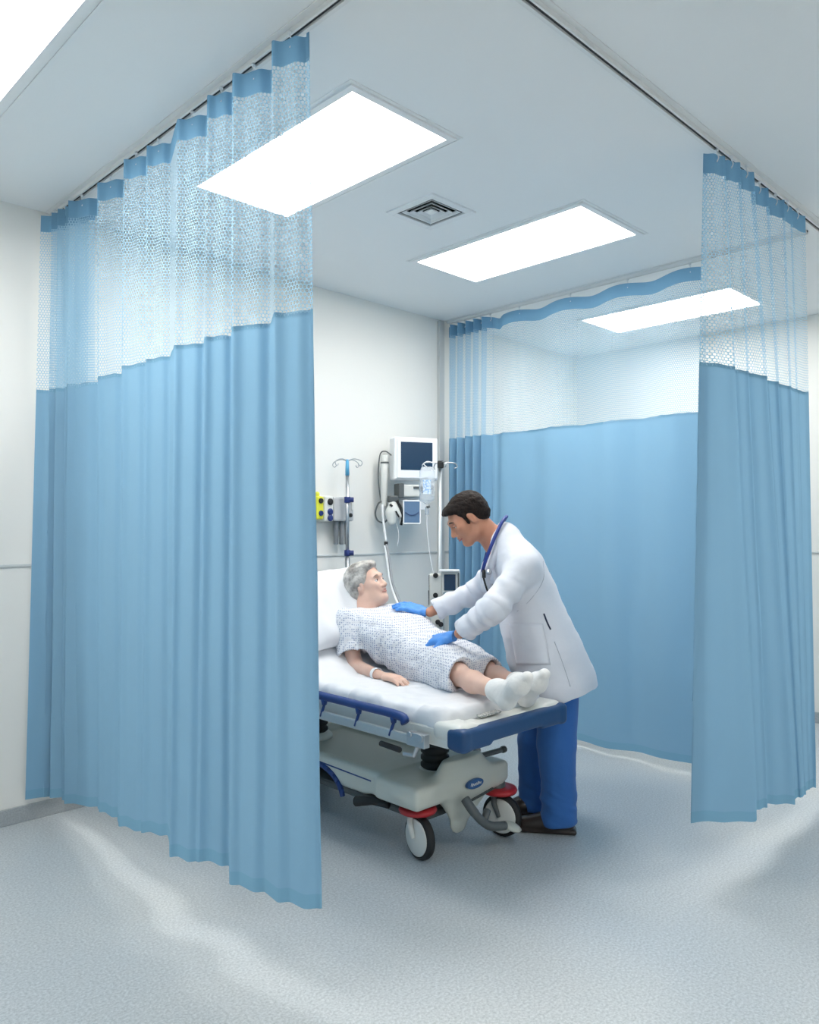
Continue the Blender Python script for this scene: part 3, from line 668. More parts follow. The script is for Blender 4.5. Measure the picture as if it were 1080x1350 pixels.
# patient monitor on its wall arm
d0 = 5.42; p = cw(cc(549, 605, d0)); a0 = math.radians(20)
t = empty('patient_monitor', (p.x, p.y, 1.45-(605-CY)*d0/F), ROTZ+a0, 'white bedside monitor with a dark blue screen on the wall above the bed', 'monitor')
MB().box((0, 0.055, 0), (0.325, 0.11, 0.30)).build('housing', M_white, t, 0.014, seg=3)
MB().box((0.005, -0.003, 0.0), (0.30, 0.012, 0.275)).build('bezel', M_white, t, 0.006)
MB().box((0.0, -0.0085, 0.018), (0.235, 0.006, 0.195)).build('screen', M_screen, t, 0.002)
MB().box((0, 0.0, -0.121), (0.20, 0.012, 0.006)).build('front_groove', M_dgrey, t)
mb = MB(); mb.tube([(-0.02, 0.10, -0.08), (-0.02, 0.17, -0.1), (0.03, 0.24, -0.1)], 0.025, 12); mb.build('wall_arm', M_cream2, t, smooth=True)
# module rack below it
t = empty('monitor_module', (p.x, p.y, 1.45-(647-CY)*d0/F), ROTZ+a0, 'white module tray with dark slots hanging just under the bedside monitor', 'monitor module')
MB().box((0.0, 0.055, 0), (0.25, 0.10, 0.085)).build('tray', M_cream2, t, 0.008)
MB().box((0.045, 0.0, 0.022), (0.13, 0.012, 0.016)).build('slot', M_dgrey, t, 0.003)
MB().lathe((0.06, 0.004, -0.008), (0, -1, 0), [(0.0, 0), (0.014, 0), (0.014, 0.008), (0, 0.010)], 14).build('socket', M_navy, t)
MB().box((-0.11, 0.05, 0.0), (0.04, 0.11, 0.10)).build('side_clip', M_dgrey, t, 0.006)
MB().box((-0.01, 0.075, -0.085), (0.20, 0.05, 0.095)).build('back_plate', M_white, t, 0.006)
# blue-grey bin and probe holder
p2 = cw(cc(543, 675, d0)); t = empty('storage_bin', (p2.x, p2.y, 1.45-(675-CY)*d0/F), ROTZ+a0, 'blue-grey plastic bin with a white rim, under the monitor tray', 'bin')
M_bin = mat('blue_grey_plastic', srgb(96, 124, 156), 0.45)
mb = MB(); mb.box((0, 0.0, 0), (0.12, 0.008, 0.15)); mb.box((0, 0.075, 0), (0.12, 0.008, 0.15))
for s in (-1, 1): mb.box((s*0.057, 0.0375, 0), (0.008, 0.07, 0.15))
mb.box((0, 0.0375, -0.071), (0.11, 0.07, 0.008)); mb.build('bin_body', M_bin, t, 0.003)
MB().tube(smooth_path([(-0.05, -0.006, 0.0), (-0.02, -0.008, -0.018), (0.02, -0.008, -0.018), (0.05, -0.006, 0.0)], 5), 0.004, 6).build('strap', mat('darker_blue_plastic', srgb(70, 92, 130), 0.5), t)
mb = MB()
for s in (-1, 1): mb.box((s*0.062, 0.0375, 0.0), (0.010, 0.09, 0.16))
mb.box((0, 0.0, 0.078), (0.125, 0.012, 0.012)); mb.box((0, 0.0, -0.08), (0.125, 0.012, 0.010)); mb.build('rim', M_white, t, 0.003)
p3 = cw(cc(519, 676, d0-0.03)); t = empty('probe_holder', (p3.x, p3.y, 1.45-(676-CY)*(d0-0.03)/F), ROTZ+a0, 'grey and white probe with black edges hanging beside the blue-grey bin', 'probe')
sd = SDF((-0.1, -0.05, -0.12), (0.1, 0.08, 0.14), 0.005)
sd.chain([(-0.005, 0.0, 0.06), (-0.01, 0, 0.0), (-0.012, 0, -0.055)], [0.03, 0.042, 0.034], k=0.03, sq=((0, 1, 0), 0.6)); sd.chain([(0.0, 0, 0.03), (0.045, 0, -0.02)], [0.026, 0.02], k=0.02)
sdf_obj('probe_body', sd, M_cream2, t, (0, 0, 0))
MB().tube(smooth_path([(0.02, -0.01, 0.085), (0.05, -0.012, 0.03), (0.062, -0.01, -0.04), (0.055, 0.0, -0.085)], 6), [0.010]*19, 8).build('black_edge', M_rub, t, smooth=True)
MB().tube([(0.005, -0.034, 0.01), (0.03, -0.03, -0.03)], 0.006, 8).build('black_groove', M_rub, t)
MB().tube([(-0.03, -0.02, 0.045), (-0.02, -0.022, 0.055)], 0.012, 8).build('black_button', M_rub, t)
MB().box((0.0, 0.01, 0.095), (0.07, 0.05, 0.05)).build('hanger', M_dgrey, t, 0.01)
# hose bundle and cable loops
p4 = cw(cc(506, 640, d0)); zc = lambda py, d=d0: 1.45-(py-CY)*d/F
t = empty('hose_holder', (p4.x, p4.y, zc(640)), ROTZ, 'white vertical tube holder with a coiled grey hose, left of the monitor', 'hose holder')
q = lambda px, py, dd=0.0: tuple(cc(px, py, d0+dd)-np.array([cc(506, 640, d0)[0], d0, zc(640)]))
MB().tube([q(507, 600), q(506, 668)], [0.026, 0.022], 14).build('tube_body', M_cream2, t, 0.004, smooth=True)
MB().tube([q(507.3, 611), q(507.2, 609)], 0.029, 14).build('strap', M_dgrey, t, smooth=True)
MB().tube(smooth_path([q(516, 600), q(508, 595, -0.03), q(501, 600), q(499, 630), q(502, 660), q(505, 672)], 6), 0.0045, 8).build('thin_cable', M_dgrey, t, smooth=True)
MB().tube(smooth_path([q(506, 660), q(499, 664, -0.02), q(495, 676, -0.02), q(498, 686, -0.02), q(506, 689, -0.02), q(512, 684)], 6), 0.006, 8).build('coiled_hose', M_dgrey, t, smooth=True)
MB().tube(smooth_path([q(504, 665, -0.03), q(506, 690, -0.03), q(509, 715, -0.04)], 6), 0.009, 8).tube(smooth_path([q(523, 690), q(526, 705), q(524, 720)], 5), 0.003, 6).build('white_hose', M_white, t, smooth=True)
MB().tube([q(509, 714, -0.04), q(509, 719, -0.04)], 0.014, 10).build('hose_connector', M_rub, t, 0.003, smooth=True)
MB().tube(smooth_path([q(509, 716, -0.04), q(513, 735, -0.1), q(517, 765, -0.25), q(526, 790, -0.5), q(534, 806, -0.7)], 6), 0.009, 8).build('grey_hose', mat('grey_hose', srgb(150, 154, 158), 0.4), t, smooth=True)
MB().tube(smooth_path([q(507, 716, -0.03), q(510, 735, -0.1), q(514, 765, -0.25), q(522, 790, -0.5), q(530, 806, -0.7)], 6), 0.007, 8).build('light_hose', M_white, t, smooth=True)
# right IV pole with pump and bag
d1 = 4.95; p = cw(cc(580, 700, d1)); t = empty('iv_pole', (p.x, p.y, 0), ROTZ, 'pale IV pole near the wall corner, carrying the infusion pump and clear bag', 'IV pole')
MB().tube([(0, 0, 0.06), (0, 0, zc(612, d1))], 0.013, 14).build('pole', M_alu, t, smooth=True)
mb = MB(); zt = zc(611, d1)
for (dx, dy) in ((0.10, 0.02), (-0.10, -0.02), (0.03, -0.1), (-0.03, 0.1)):
    mb.tube(smooth_path([(0, 0, zt), (dx*.6, dy*.6, zt+0.006), (dx, dy, zt), (dx*1.12, dy*1.12, zt-0.02), (dx*0.95, dy*0.95, zt-0.03)], 5), 0.004, 6)
mb.build('hook_ring', M_steel, t, smooth=True)
MB().box((0.004, -0.018, zt-0.008), (0.04, 0.05, 0.045)).build('clamp', M_rub, t, 0.005)
mb = MB()
for i in range(5):
    a = 2*math.pi*i/5+0.1; mb.tube([(0, 0, 0.09), (0.18*math.cos(a), 0.18*math.sin(a), 0.06), (0.24*math.cos(a), 0.24*math.sin(a), 0.05)], [0.016, 0.012, 0.01], 8); mb.lathe((0.24*math.cos(a), 0.24*math.sin(a)-0.008, 0.025), (0, 1, 0), [(0.0, 0), (0.025, 0.001), (0.025, 0.016), (0, 0.017)], 14)
mb.build('wheeled_base', M_dgrey, t, smooth=True)
# clear bag
M_clear = bpy.data.materials.new('clear_bag'); M_clear.use_nodes = True; bs = M_clear.node_tree.nodes['Principled BSDF']
bs.inputs['Base Color'].default_value = (0.88, 0.93, 0.98, 1); bs.inputs['Roughness'].default_value = 0.12; bs.inputs['Transmission Weight'].default_value = 0.75; bs.inputs['IOR'].default_value = 1.15; bs.inputs['Alpha'].default_value = 0.75
db = d1-0.06; pb = cc(563, 640, db); t = empty('iv_bag', tuple(cw(pb)), ROTZ, 'clear fluid bag hanging in front of the lower right corner of the monitor', 'IV bag')
sd = SDF((-0.08, -0.05, -0.19), (0.08, 0.05, 0.14), 0.005)
sd.box((0, 0, 0.0), (0.048, 0.02, 0.10), rd=0.018, k=0.01); sd.cone((0, 0, -0.09), (0, 0, -0.115), 0.025, 0.008, k=0.03); sd.box((0, 0, 0.105), (0.035, 0.008, 0.014), rd=0.006, k=0.02)
sdf_obj('bag', sd, M_clear, t, (0, 0, 0), disp=lambda V: 0.004*vnoise(V*30, 1, 2))
MB().box((0.0, -0.0215, -0.01), (0.05, 0.002, 0.09)).build('printed_panel', mat('bag_print', srgb(150, 188, 226), 0.5, var=(90, 0.06, srgb(226, 236, 246))), t)
MB().tube([(0, 0, -0.11), (0, 0, -0.135)], 0.008, 10).build('port', M_white, t, smooth=True)
MB().tube([(0.0, 0, -0.135), (0, 0, -0.185)], 0.011, 12).build('drip_chamber', M_clear, t, smooth=True)
MB().tube([(0.006, -0.004, -0.128), (0.010, -0.004, -0.142)], 0.012, 10).build('roller_clamp', M_dgrey, t, smooth=True)
MB().tube(smooth_path([(0, 0, -0.185), (0.004, 0, -0.3), (0.03, 0, -0.5), (0.07, 0.02, -0.62)], 6), 0.0025, 6).build('drip_line', M_white, t, smooth=True)
MB().tube(smooth_path([(0.0, 0, 0.115), (-0.02, 0, 0.135), (0, 0, 0.15), (0.03, 0, 0.145), (0.05, 0.01, 0.135)], 5), 0.003, 6).build('hanging_loop', M_white, t, smooth=True)
# pump
dp = d1-0.03; pc = cc(587, 795, dp); t = empty('infusion_pump', tuple(cw(pc)), ROTZ, 'pale infusion pump with small dark blue screen, above the gloved hands', 'infusion pump')
z_ = lambda py: zc(py, dp)-pc[2]; x_ = lambda px: (px-587)*dp/F
MB().box((x_(575), 0.01, z_(796)), (0.085, 0.10, 0.38)).build('pump_column', M_cream2, t, 0.012)
MB().box((x_(594), -0.01, z_(768)), (0.115, 0.09, 0.16)).build('pump_head', M_cream2, t, 0.010)
MB().box((x_(592), -0.055, z_(751.5)), (0.125, 0.06, 0.014)).build('top_handle', M_white, t, 0.005)
MB().box((x_(592.5), -0.057, z_(767)), (0.072, 0.008, 0.10)).build('screen', M_screen, t, 0.002)
MB().box((x_(604), -0.05, z_(768)), (0.010, 0.02, 0.13)).build('side_grip', M_dgrey, t, 0.003)
MB().box((x_(592.5), -0.057, z_(783)), (0.08, 0.008, 0.03)).build('key_strip', mat('key_blue', srgb(130, 160, 176), 0.5), t, 0.002)
for (px, py) in ((574, 758), (574, 784), (577, 819), (581, 822)):
    MB().lathe((x_(px), -0.04, z_(py)), (0, -1, 0), [(0.016, 0), (0.016, 0.012), (0.010, 0.014), (0, 0.014)], 14).build('knob', M_rub, t)
MB().tube([(x_(566), -0.02, z_(758)), (x_(566.5), -0.02, z_(797))], 0.004, 6).tube([(x_(566), -0.02, z_(778)), (x_(566.5), -0.02, z_(797))], 0.007, 6).build('side_rod', M_dgrey, t)
# ---------------------------------------------------------------- people
def skin(name, c1, c2):
    m = mat(name, c1, 0.5, var=(9, 0.25, c2), bump=(160, 0.06)); b = m.node_tree.nodes['Principled BSDF']
    b.inputs['Subsurface Weight'].default_value = 0.08; b.inputs['Subsurface Radius'].default_value = (0.02, 0.008, 0.004); return m
def frame_from(f, up=(0, 0, 1)):
    f = np.array(f, float); f /= np.linalg.norm(f); u = np.array(up, float); u = u-f*(u@f); u /= np.linalg.norm(u)
    return np.stack([f, np.cross(u, f), u], 1)       # columns: forward, left, up
def head(s, c, M, k=1.0, old=False):
    T = lambda x, y, z: np.array(c)+M@(np.array((x, y, z))*k); R = lambda *r: np.array(r)*k
    s.ell(T(-.016, 0, .038), R(.096, .074, .082), M, 0.02); s.ell(T(.03, 0, -.022), R(.060, .057, .088), M, 0.03)
    for q in (-1, 1):
        s.chain([T(-.015, q*.050, -.040), T(.005, q*.048, -.075), T(.060, q*.018, -.100)], R(.018, .018, .017), 0.03)
        s.ell(T(.052, q*.038, -.022), R(.030, .024, .028), M, 0.03)
        if old: s.ell(T(.035, q*.040, -.070), R(.030, .022, .028), M, 0.03)
    s.ell(T(.066, 0, -.098), R(.022, .020, .016), M, 0.02)
    s.chain([T(.072, -.036, .020), T(.085, -.015, .024), T(.086, 0, .020), T(.085, .015, .024), T(.072, .036, .020)], R(.009, .010, .009, .010, .009), 0.016)
    for q in (-1, 1): s.ell(T(.094, q*.031, .002), R(.016, .018, .012), M, 0.014, sub=True)
    s.cone(T(.084, 0, .010), T(.108, 0, -.034), .0075*k, .0115*k, 0.014)
    for q in (-1, 1): s.ell(T(.098, q*.013, -.038), R(.011, .008, .008), M, 0.008)
    s.ell(T(.084, 0, -.060), R(.014, .022, .010), M, 0.014)
    for q in (-1, 1):
        s.ell(T(-.006, q*.074, -.008), R(.018, .010, .033), M@np.array([[.94, 0, .34], [0, 1, 0], [-.34, 0, .94]]), 0.006)
        s.ell(T(-.003, q*.083, -.004), R(.008, .006, .014), M, 0.006, sub=True)
    return T
def face_parts(parent, base, T, M, k, iris, browm, lipm, sk, old=False):
    W = mat('eye_white_'+iris[0], srgb(206, 198, 192) if not old else srgb(226, 222, 218), 0.5, spec=0.2); I = mat('iris_'+iris[0], iris[1], 0.2)
    b = np.array(base)
    for q in (-1, 1):
        c = T(.0755 if old else .0725, q*.031, .001)-b; ax = M@np.array((1, 0, 0)); r = .0125*k
        e = MB().lathe(c-ax*r, ax, [(0.0005, 0)]+[(r*math.sin(a), r-r*math.cos(a)) for a in np.linspace(.25, 2.9, 12)]+[(0.0005, 2*r)], 18).build('eye', W, parent, smooth=True)
        MB().lathe(c+ax*r*0.93, ax, [(0.0045*k, 0), (0.0045*k, .0009), (0.002, .0014), (0.0, .0014)], 14).build('iris', I, e, smooth=True)
        lid = MB().tube([T(.080, q*.018, .003)-b, T(.0885 if old else .0865, q*.031, .0095 if old else .0075)-b, T(.080, q*.044, .003)-b], (.0050 if not old else .0026)*k, 8).build('eyelid', sk, e, smooth=True)
        MB().tube(smooth_path([T(.094, q*.014, .021)-b, T(.0935, q*.030, .028)-b, T(.079, q*.046, .021)-b], 5), [.0022]*3+[.0034]*6+[.0018]*2, 8).build('eyebrow', browm, parent, smooth=True)
    mb = MB().tube(smooth_path([T(.080, -.023, -.064)-b, T(.094, -.010, -.059)-b, T(.0965, 0, -.0605)-b, T(.094, .010, -.059)-b, T(.080, .023, -.064)-b], 5), .0032*k, 8)
    mb.tube(smooth_path([T(.080, -.021, -.067)-b, T(.0925, -.009, -.070)-b, T(.094, 0, -.071)-b, T(.0925, .009, -.070)-b, T(.080, .021, -.067)-b], 5), .0038*k, 8)
    mb.build('lips', lipm, parent, smooth=True)
def hand(s, wrist, d, n, side, curl=(18, 22, 18), sc=1.0, spread=6, thumb=0.5, rad=1.0, k=0.006):
    """wrist point, d towards the fingers, n palm normal (fingers curl that way), side = thumb side"""
    w0 = np.array(wrist, float); d = np.array(d, float); d /= np.linalg.norm(d); n = np.array(n, float); n -= d*(n@d); n /= np.linalg.norm(n)
    sd_ = np.array(side, float); sd_ -= d*(sd_@d)+n*(sd_@n); sd_ /= np.linalg.norm(sd_)
    M = np.stack([d, sd_, n], 1)
    s.cone(w0-d*0.02*sc, w0+d*0.02*sc, 0.026*sc*rad, 0.024*sc*rad, 0.02, sq=(n, 0.75))
    s.box(w0+d*0.055*sc, np.array((.042, .039, .013))*sc, M, rd=0.012*sc, k=0.02)
    s.ell(w0+d*0.035*sc+sd_*0.026*sc+n*0.008*sc, np.array((.03, .018, .015))*sc, M, k=0.015)
    for i, (o, L_) in enumerate(((.029, .068), (.010, .077), (-.010, .071), (-.028, .055))):
        p = w0+d*(0.088-abs(o-0.008)*0.25)*sc+sd_*o*sc; ang = 0; yaw = math.radians(spread*(o/0.029)); dd = d*math.cos(yaw)+sd_*math.sin(yaw); pts = [p]; cu = curl[i] if hasattr(curl[0], '__len__') else curl
        for j, f in enumerate((.45, .30, .25)):
            ang += math.radians(cu[j]); p = p+(dd*math.cos(ang)+n*math.sin(ang))*L_*f*sc; pts.append(p)
        s.chain(pts, [.0095*sc*rad, .0088*sc*rad, .0082*sc*rad, .0072*sc*rad], k)
    t0 = w0+d*0.028*sc+sd_*0.030*sc+n*0.006*sc; t1 = t0+(d*0.55+sd_*thumb+n*0.25)*0.045*sc; t2 = t1+(d*0.85+sd_*thumb*0.35+n*0.35)*0.036*sc
    s.chain([t0, t1, t2], [.0135*sc*rad, .011*sc*rad, .0088*sc*rad], k)
    return M
def bb(pts, m): P = np.array(pts); return P.min(0)-m, P.max(0)+m

# ================================================================ the doctor
D = 3.80; base = np.array((cc(728, 0, D)[0], D, 0.0))
doc = empty('person', tuple(cw(base)), ROTZ, 'person in a white coat and blue trousers bending over the bed with gloved hands', 'person')
SK1 = skin('doctor_skin', srgb(202, 146, 118), srgb(184, 124, 98))
neckb = cc(656, 716, D); hc = cc(617, 683, D)
Mh = frame_from((-math.cos(math.radians(33)), -0.10, -math.sin(math.radians(33))), (-0.4, 0, 1))
shN, elN, wrN = cc(691, 748, 3.60), cc(648, 800, 3.50), cc(606, 835, 3.66)
shF, elF, wrF = cc(668, 738, 3.99), cc(622, 780, 4.06), cc(567, 807, 4.06)
hipN, knN, anN = cc(736, 868, 3.70), cc(734, 980, 3.68), cc(738, 1072, 3.70)
hipF, knF, anF = cc(728, 866, 3.90), cc(706, 976, 3.92), cc(706, 1056, 3.93)
allp = [neckb, hc, shN, elN, wrN, shF, elF, wrF, hipN, knN, anN, hipF, knF, anF]
lo, hi = bb(allp, 0.16); lo[2] = -0.01
s = SDF(lo, hi, 0.0045)
chest = cc(690, 775, D)
for q in (-1, 1):
    o = np.array((0, q*0.075, 0)); s.chain([neckb+o*0.8+np.array((.06, 0, -.06)), chest+o, cc(716, 830, D)+o*0.9, cc(732, 866, D)+o*0.9], [0.075, 0.10, 0.10, 0.105], 0.05)
s.chain([shN, elN, wrN], [0.048, 0.038, 0.026], 0.03); s.chain([shF, elF, wrF], [0.048, 0.038, 0.026], 0.03)
s.cone(neckb+np.array((.02, -.01, 0)), shN, .06, .05, 0.04); s.cone(neckb+np.array((.02, .01, 0)), shF, .06, .05, 0.04)
s.chain([hipN, knN, anN], [0.075, 0.052, 0.038], 0.04); s.chain([hipF, knF, anF], [0.075, 0.052, 0.038], 0.04)
T = head(s, hc, Mh, 1.0)
s.chain([neckb+np.array((.035, 0, -.02)), neckb, T(-.028, 0, -.045)], [.072, .060, .056], 0.03)
sdf_obj('body', s, SK1, doc, base)
face_parts(doc, base, T, Mh, 1.0, ('doctor', srgb(60, 38, 26)), mat('dark_brows', srgb(44, 32, 28), 0.7), mat('doctor_lips', srgb(168, 98, 88), 0.5), SK1)
M_hair = mat('dark_hair', srgb(24, 19, 18), 0.6, var=(60, 0.15, srgb(44, 35, 31)), bump=(120, 0.5), spec=0.15)
h = SDF(*bb([T(0, 0, 0)], 0.17), 0.004)
h.ell(T(-.018, 0, .042), (.101, .080, .086), Mh, 0.02); h.ell(T(-.055, 0, -.005), (.062, .070, .060), Mh, 0.03)
h.ell(T(.066, 0, .078), (.034, .052, .022), Mh, 0.03)                                     # short fringe brushed forward
h.ell(T(.100, 0, -.008), (.082, .12, .074), Mh, 0.012, sub=True)
for q in (-1, 1):
    h.ell(T(.002, q*.085, -.020), (.026, .03, .040), Mh, 0.008, sub=True); h.ell(T(.045, q*.085, -.045), (.05, .035, .05), Mh, 0.01, sub=True)
    h.cone(T(.022, q*.071, .02), T(.020, q*.070, -.018), .010, .007, 0.006)
h.halfspace(T(0, 0, -.052), Mh@np.array((0.25, 0, -1)), 0.01)
sdf_obj('hair', h, M_hair, doc, base, disp=lambda V: 0.0035*vnoise(V*np.array([40, 40, 90]), 1, 2))
# white coat: one cloth surface with sleeves
M_coat = mat('white_coat', srgb(216, 219, 227), 0.8, bump=(16, 0.28), sheen=0.2)
lo, hi = bb([neckb, shN, elN, wrN, shF, elF, wrF, cc(790, 925, D), cc(660, 925, D), cc(700, 800, 3.6), cc(700, 800, 4.0)], 0.12)
s = SDF(lo, hi, 0.005)
spine = [(664, 716, .060), (683, 748, .100), (694, 785, .122), (705, 825, .140), (719, 862, .158), (733, 900, .164), (738, 935, .168)]
for q in (-1, -.33, .33, 1):
    s.chain([cc(x, y, D)+np.array((0, q*(0.055 if i == 0 else 0.10), 0)) for i, (x, y, r) in enumerate(spine)], [r*(0.95 if abs(q) == 1 else 1.0) for x, y, r in spine], 0.06)
s.cone(cc(666, 712, D), shN+np.array((-.0, 0, 0.0)), .066, .074, 0.05); s.cone(cc(664, 710, D), shF, .066, .072, 0.05)
cfN = wrN+(elN-wrN)*0.13; cfF = wrF+(elF-wrF)*0.12
dN = cfN-elN; dN /= np.linalg.norm(dN); dF = cfF-elF; dF /= np.linalg.norm(dF)
for (sh, el, cf, dv, rr) in ((shN, elN, cfN, dN, (.071, .063, .056, .046)), (shF, elF, cfF, dF, (.067, .057, .050, .040))):
    g_ = s.like(); g_.chain([sh, el+np.array((.010, 0, -.008)), cf+dv*.03], [rr[0], rr[1], rr[2]], 0.03)
    l_, h_ = bb([cf+dv*0.05], 0.12); g_.halfspace(cf, dv+np.array((0, 0, -.12)), 0.004, l_, h_); g_.cone(cf-dv*0.05, cf+dv*0.05, rr[3], rr[3]+.006, 0.01, sub=True); s.join(g_, 0.035)
a_, b_ = cc(680, 924, D), cc(780, 898, D); ha = b_-a_; hn = np.array((ha[2], 0, -ha[0])); hn = hn if hn[2] < 0 else -hn
s.halfspace(a_, hn, 0.006, lo+np.array((0, 0, -1)), hi)
for q in (-1, -.33, .33, 1): s.cone(cc(728, 938, D)+np.array((0, q*0.09, 0)), cc(736, 960, D)+np.array((0, q*0.09, 0)), .135, .14, 0.02, sub=True)
# open neck
s.cone(neckb+np.array((-.03, 0, .05)), neckb+np.array((-.075, 0, -.075)), .058, .030, 0.015, sub=True)
s.cone(T(-.02, 0, -.05), neckb+np.array((0.0, 0, 0.0)), .070, .058, 0.01, sub=True)
def coat_folds(V):
    d = np.zeros(len(V))
    def seg(a, b):
        ab = b-a; t = np.clip((V-a)@ab/(ab@ab), 0, 1); return t, np.linalg.norm(V-a-t[:, None]*ab, axis=1), np.linalg.norm(ab)
    for (a, b, c, R_) in ((shN, elN, cfN, .10), (shF, elF, cfF, .095)):
        t1, r1, L1 = seg(a, b); t2, r2, L2 = seg(b, c); near = r1 < r2
        u_ = np.where(near, t1*L1, L1+t2*L2); m = np.clip((R_-np.minimum(r1, r2))/0.02, 0, 1)*np.clip(u_/0.08, 0, 1)
        ph_ = u_*85+3.0*vnoise(V*9, 1, 2)+V[:, 1]*22
        d += m*(0.0075*np.sin(ph_)*np.clip(0.35+vnoise(V*7+9, 1, 2)*1.6, 0, 1)+0.003*vnoise(V*np.array([22, 22, 22]), 1, 2))
    z0 = cc(0, 790, D)[2]
    low = np.clip((z0-V[:, 2])/0.3, 0, 1)
    d += low*0.016*vnoise(np.column_stack([V[:, 0]*8+V[:, 2]*3, V[:, 1]*8, V[:, 2]*1.6]), 1, 2)
    d += 0.006*vnoise(np.column_stack([V[:, 0]*4+V[:, 2]*7, V[:, 1]*4, V[:, 2]*10-V[:, 0]*9]), 1, 3)
    return d
coat = sdf_obj('lab_coat', s, M_coat, doc, base, disp=coat_folds)
mb = MB()
from mathutils.bvhtree import BVHTree
bv = BVHTree.FromPolygons([v.co for v in coat.data.vertices], [tuple(f.vertices) for f in coat.data.polygons])
eye0 = Vector((-base[0], -base[1], EYE))
def onc(px, py, off=0.003):
    dr = Vector(((px-CX)/F, 1, -(py-CY)/F)).normalized(); loc, n, i_, dd = bv.ray_cast(eye0, dr)
    return (loc+n*off) if loc else None
def patch(x0, x1, y0, y1, n, name, m, off, skew=0.0):
    V = []; Fc = []
    for i in range(n+1):
        for j in range(n+1):
            v_ = onc(x0+(x1-x0)*j/n+skew*i/n, y0+(y1-y0)*i/n+(x0-x0)*0, off); V.append(v_)
    if any(v_ is None for v_ in V): return None
    for i in range(n):
        for j in range(n): Fc.append((i*(n+1)+j, i*(n+1)+j+1, (i+1)*(n+1)+j+1, (i+1)*(n+1)+j))
    o = mesh_obj(name, V, Fc, m, doc); sf = o.modifiers.new('thickness', 'SOLIDIFY'); sf.thickness = 0.004; sf.offset = 0; return o
patch(672, 716, 822, 876, 14, 'coat_pocket', M_coat, 0.003, 10)
def seam(name, pts, r=0.0016, m=None, off=0.001):
    P = [onc(x, y, off) for x, y in pts]; P = [v_ for v_ in P if v_ is not None]
    if len(P) > 2: MB().tube(smooth_path(P, 5), r, 5).build(name, m or sm, doc, smooth=True)
sm = mat('seam_thread', srgb(176, 181, 192), 0.8)
seam('back_seam', [(700, 712), (716, 740), (716, 765), (700, 790), (682, 806)])
seam('side_seam', [(731, 846), (739, 866), (746, 886), (752, 905)])
seam('pocket_slit', [(717, 809), (720, 817), (723, 824), (726, 830)], 0.0042, mat('dark_navy', srgb(30, 44, 72), 0.5), 0.001)
for q, dd_ in ((-1, D), (1, D)):
    ptz = [cc(671, 694, D)+np.array((0, q*.03, 0)), cc(660, 706, D)+np.array((0, q*.072, 0)), cc(650, 730, D)+np.array((0, q*.095, 0)), cc(640, 757, D)+np.array((0, q*.070, 0)), cc(640, 780, D)+np.array((0, q*.035, 0))]
    pts = smooth_path([tuple(p-base) for p in ptz], 6); n_ = len(pts)
    mb.tube(pts, [0.014+0.008*math.sin(math.pi*i/(n_-1)) for i in range(n_)], 10)
mb.tube(smooth_path([tuple(cc(671, 694, D)+np.array((0, q, 0))-base) for q in (-.035, -.02, 0, .02, .035)], 4), 0.015, 10)
mb.build('coat_collar', M_coat, doc, smooth=True)
# pocket seams, pen
def surf_strip(name, m, pts, r, parent): return MB().tube(smooth_path([tuple(p-base) for p in pts], 5), r, 6).build(name, m, parent, smooth=True)
def near_d(px, py, r0=0.262): return D-r0
# trousers and shoes
M_trs = mat('blue_trousers', srgb(44, 100, 170), 0.8, bump=(22, 0.25), sheen=0.1)
lo, hi = bb([hipN, anN, hipF, anF], 0.13)
s = SDF(lo, hi, 0.005)
s.chain([hipN+np.array((0, .03, 0)), knN+np.array((.0, 0, 0)), cc(737, 1050, 3.70), anN+np.array((-.002, 0, -.025))], [.112, .092, .080, .084], 0.015)
s.chain([hipF, knF, cc(703, 1040, 3.93), anF+np.array((0, 0, -.01))], [.108, .086, .076, .080], 0.012)
s.cone(cc(732, 862, 3.72), cc(732, 862, 3.88), .12, .12, 0.03)
s.halfspace(anN+np.array((0, 0, -.040)), (0.12, 0, -1), 0.004, *bb([anN+np.array((0, 0, -.08))], 0.12)); s.halfspace(anF+np.array((0, 0, -.035)), (0.1, 0, -1), 0.004, *bb([anF+np.array((0, 0, -.08))], 0.12))
sdf_obj('trousers', s, M_trs, doc, base, disp=lambda V: (0.009*vnoise(np.column_stack([V[:, 0]*9, V[:, 1]*9, V[:, 2]*2.2+V[:, 0]*3]), 1, 2)+0.010*np.clip((0.36-V[:, 2])/0.2, 0, 1)*vnoise(np.column_stack([V[:, 0]*8, V[:, 1]*8, V[:, 2]*24+V[:, 0]*9]), 1, 2)))
M_shoe = mat('dark_brown_leather', srgb(38, 32, 30), 0.3, var=(10, 0.2, srgb(54, 46, 42)))
for (an, hd, tox) in ((anN, 0.0, (-.98, .16)), (anF, 0.0, (-.99, -.10))):
    f = np.array((tox[0], tox[1], 0)); f /= np.linalg.norm(f); g = np.array((-f[1], f[0], 0)); c0 = np.array((an[0], an[1], 0))
    s = SDF(*bb([c0-f*.1, c0+f*.23, c0+np.array((0, 0, .14))], 0.07), 0.0045)
    Ms = np.stack([f, g, np.array((0, 0, 1))], 1)
    s.cone(c0-f*.035+np.array((0, 0, .052)), c0+f*.06+np.array((0, 0, .050)), .040, .042, 0.03); s.cone(c0+f*.06+np.array((0, 0, .050)), c0+f*.165+np.array((0, 0, .036)), .042, .032, 0.03, sq=(g, 1.25))
    s.cone(c0+np.array((0, 0, .06)), c0+np.array((0, 0, .115)), .044, .040, 0.02)
    s.box(c0+f*.062+np.array((0, 0, .012)), (.140, .040, .012), Ms, rd=0.01, k=0.006)
    s.halfspace((0, 0, 0.001), (0, 0, -1), 0.002)
    sdf_obj('shoe', s, M_shoe, doc, base)
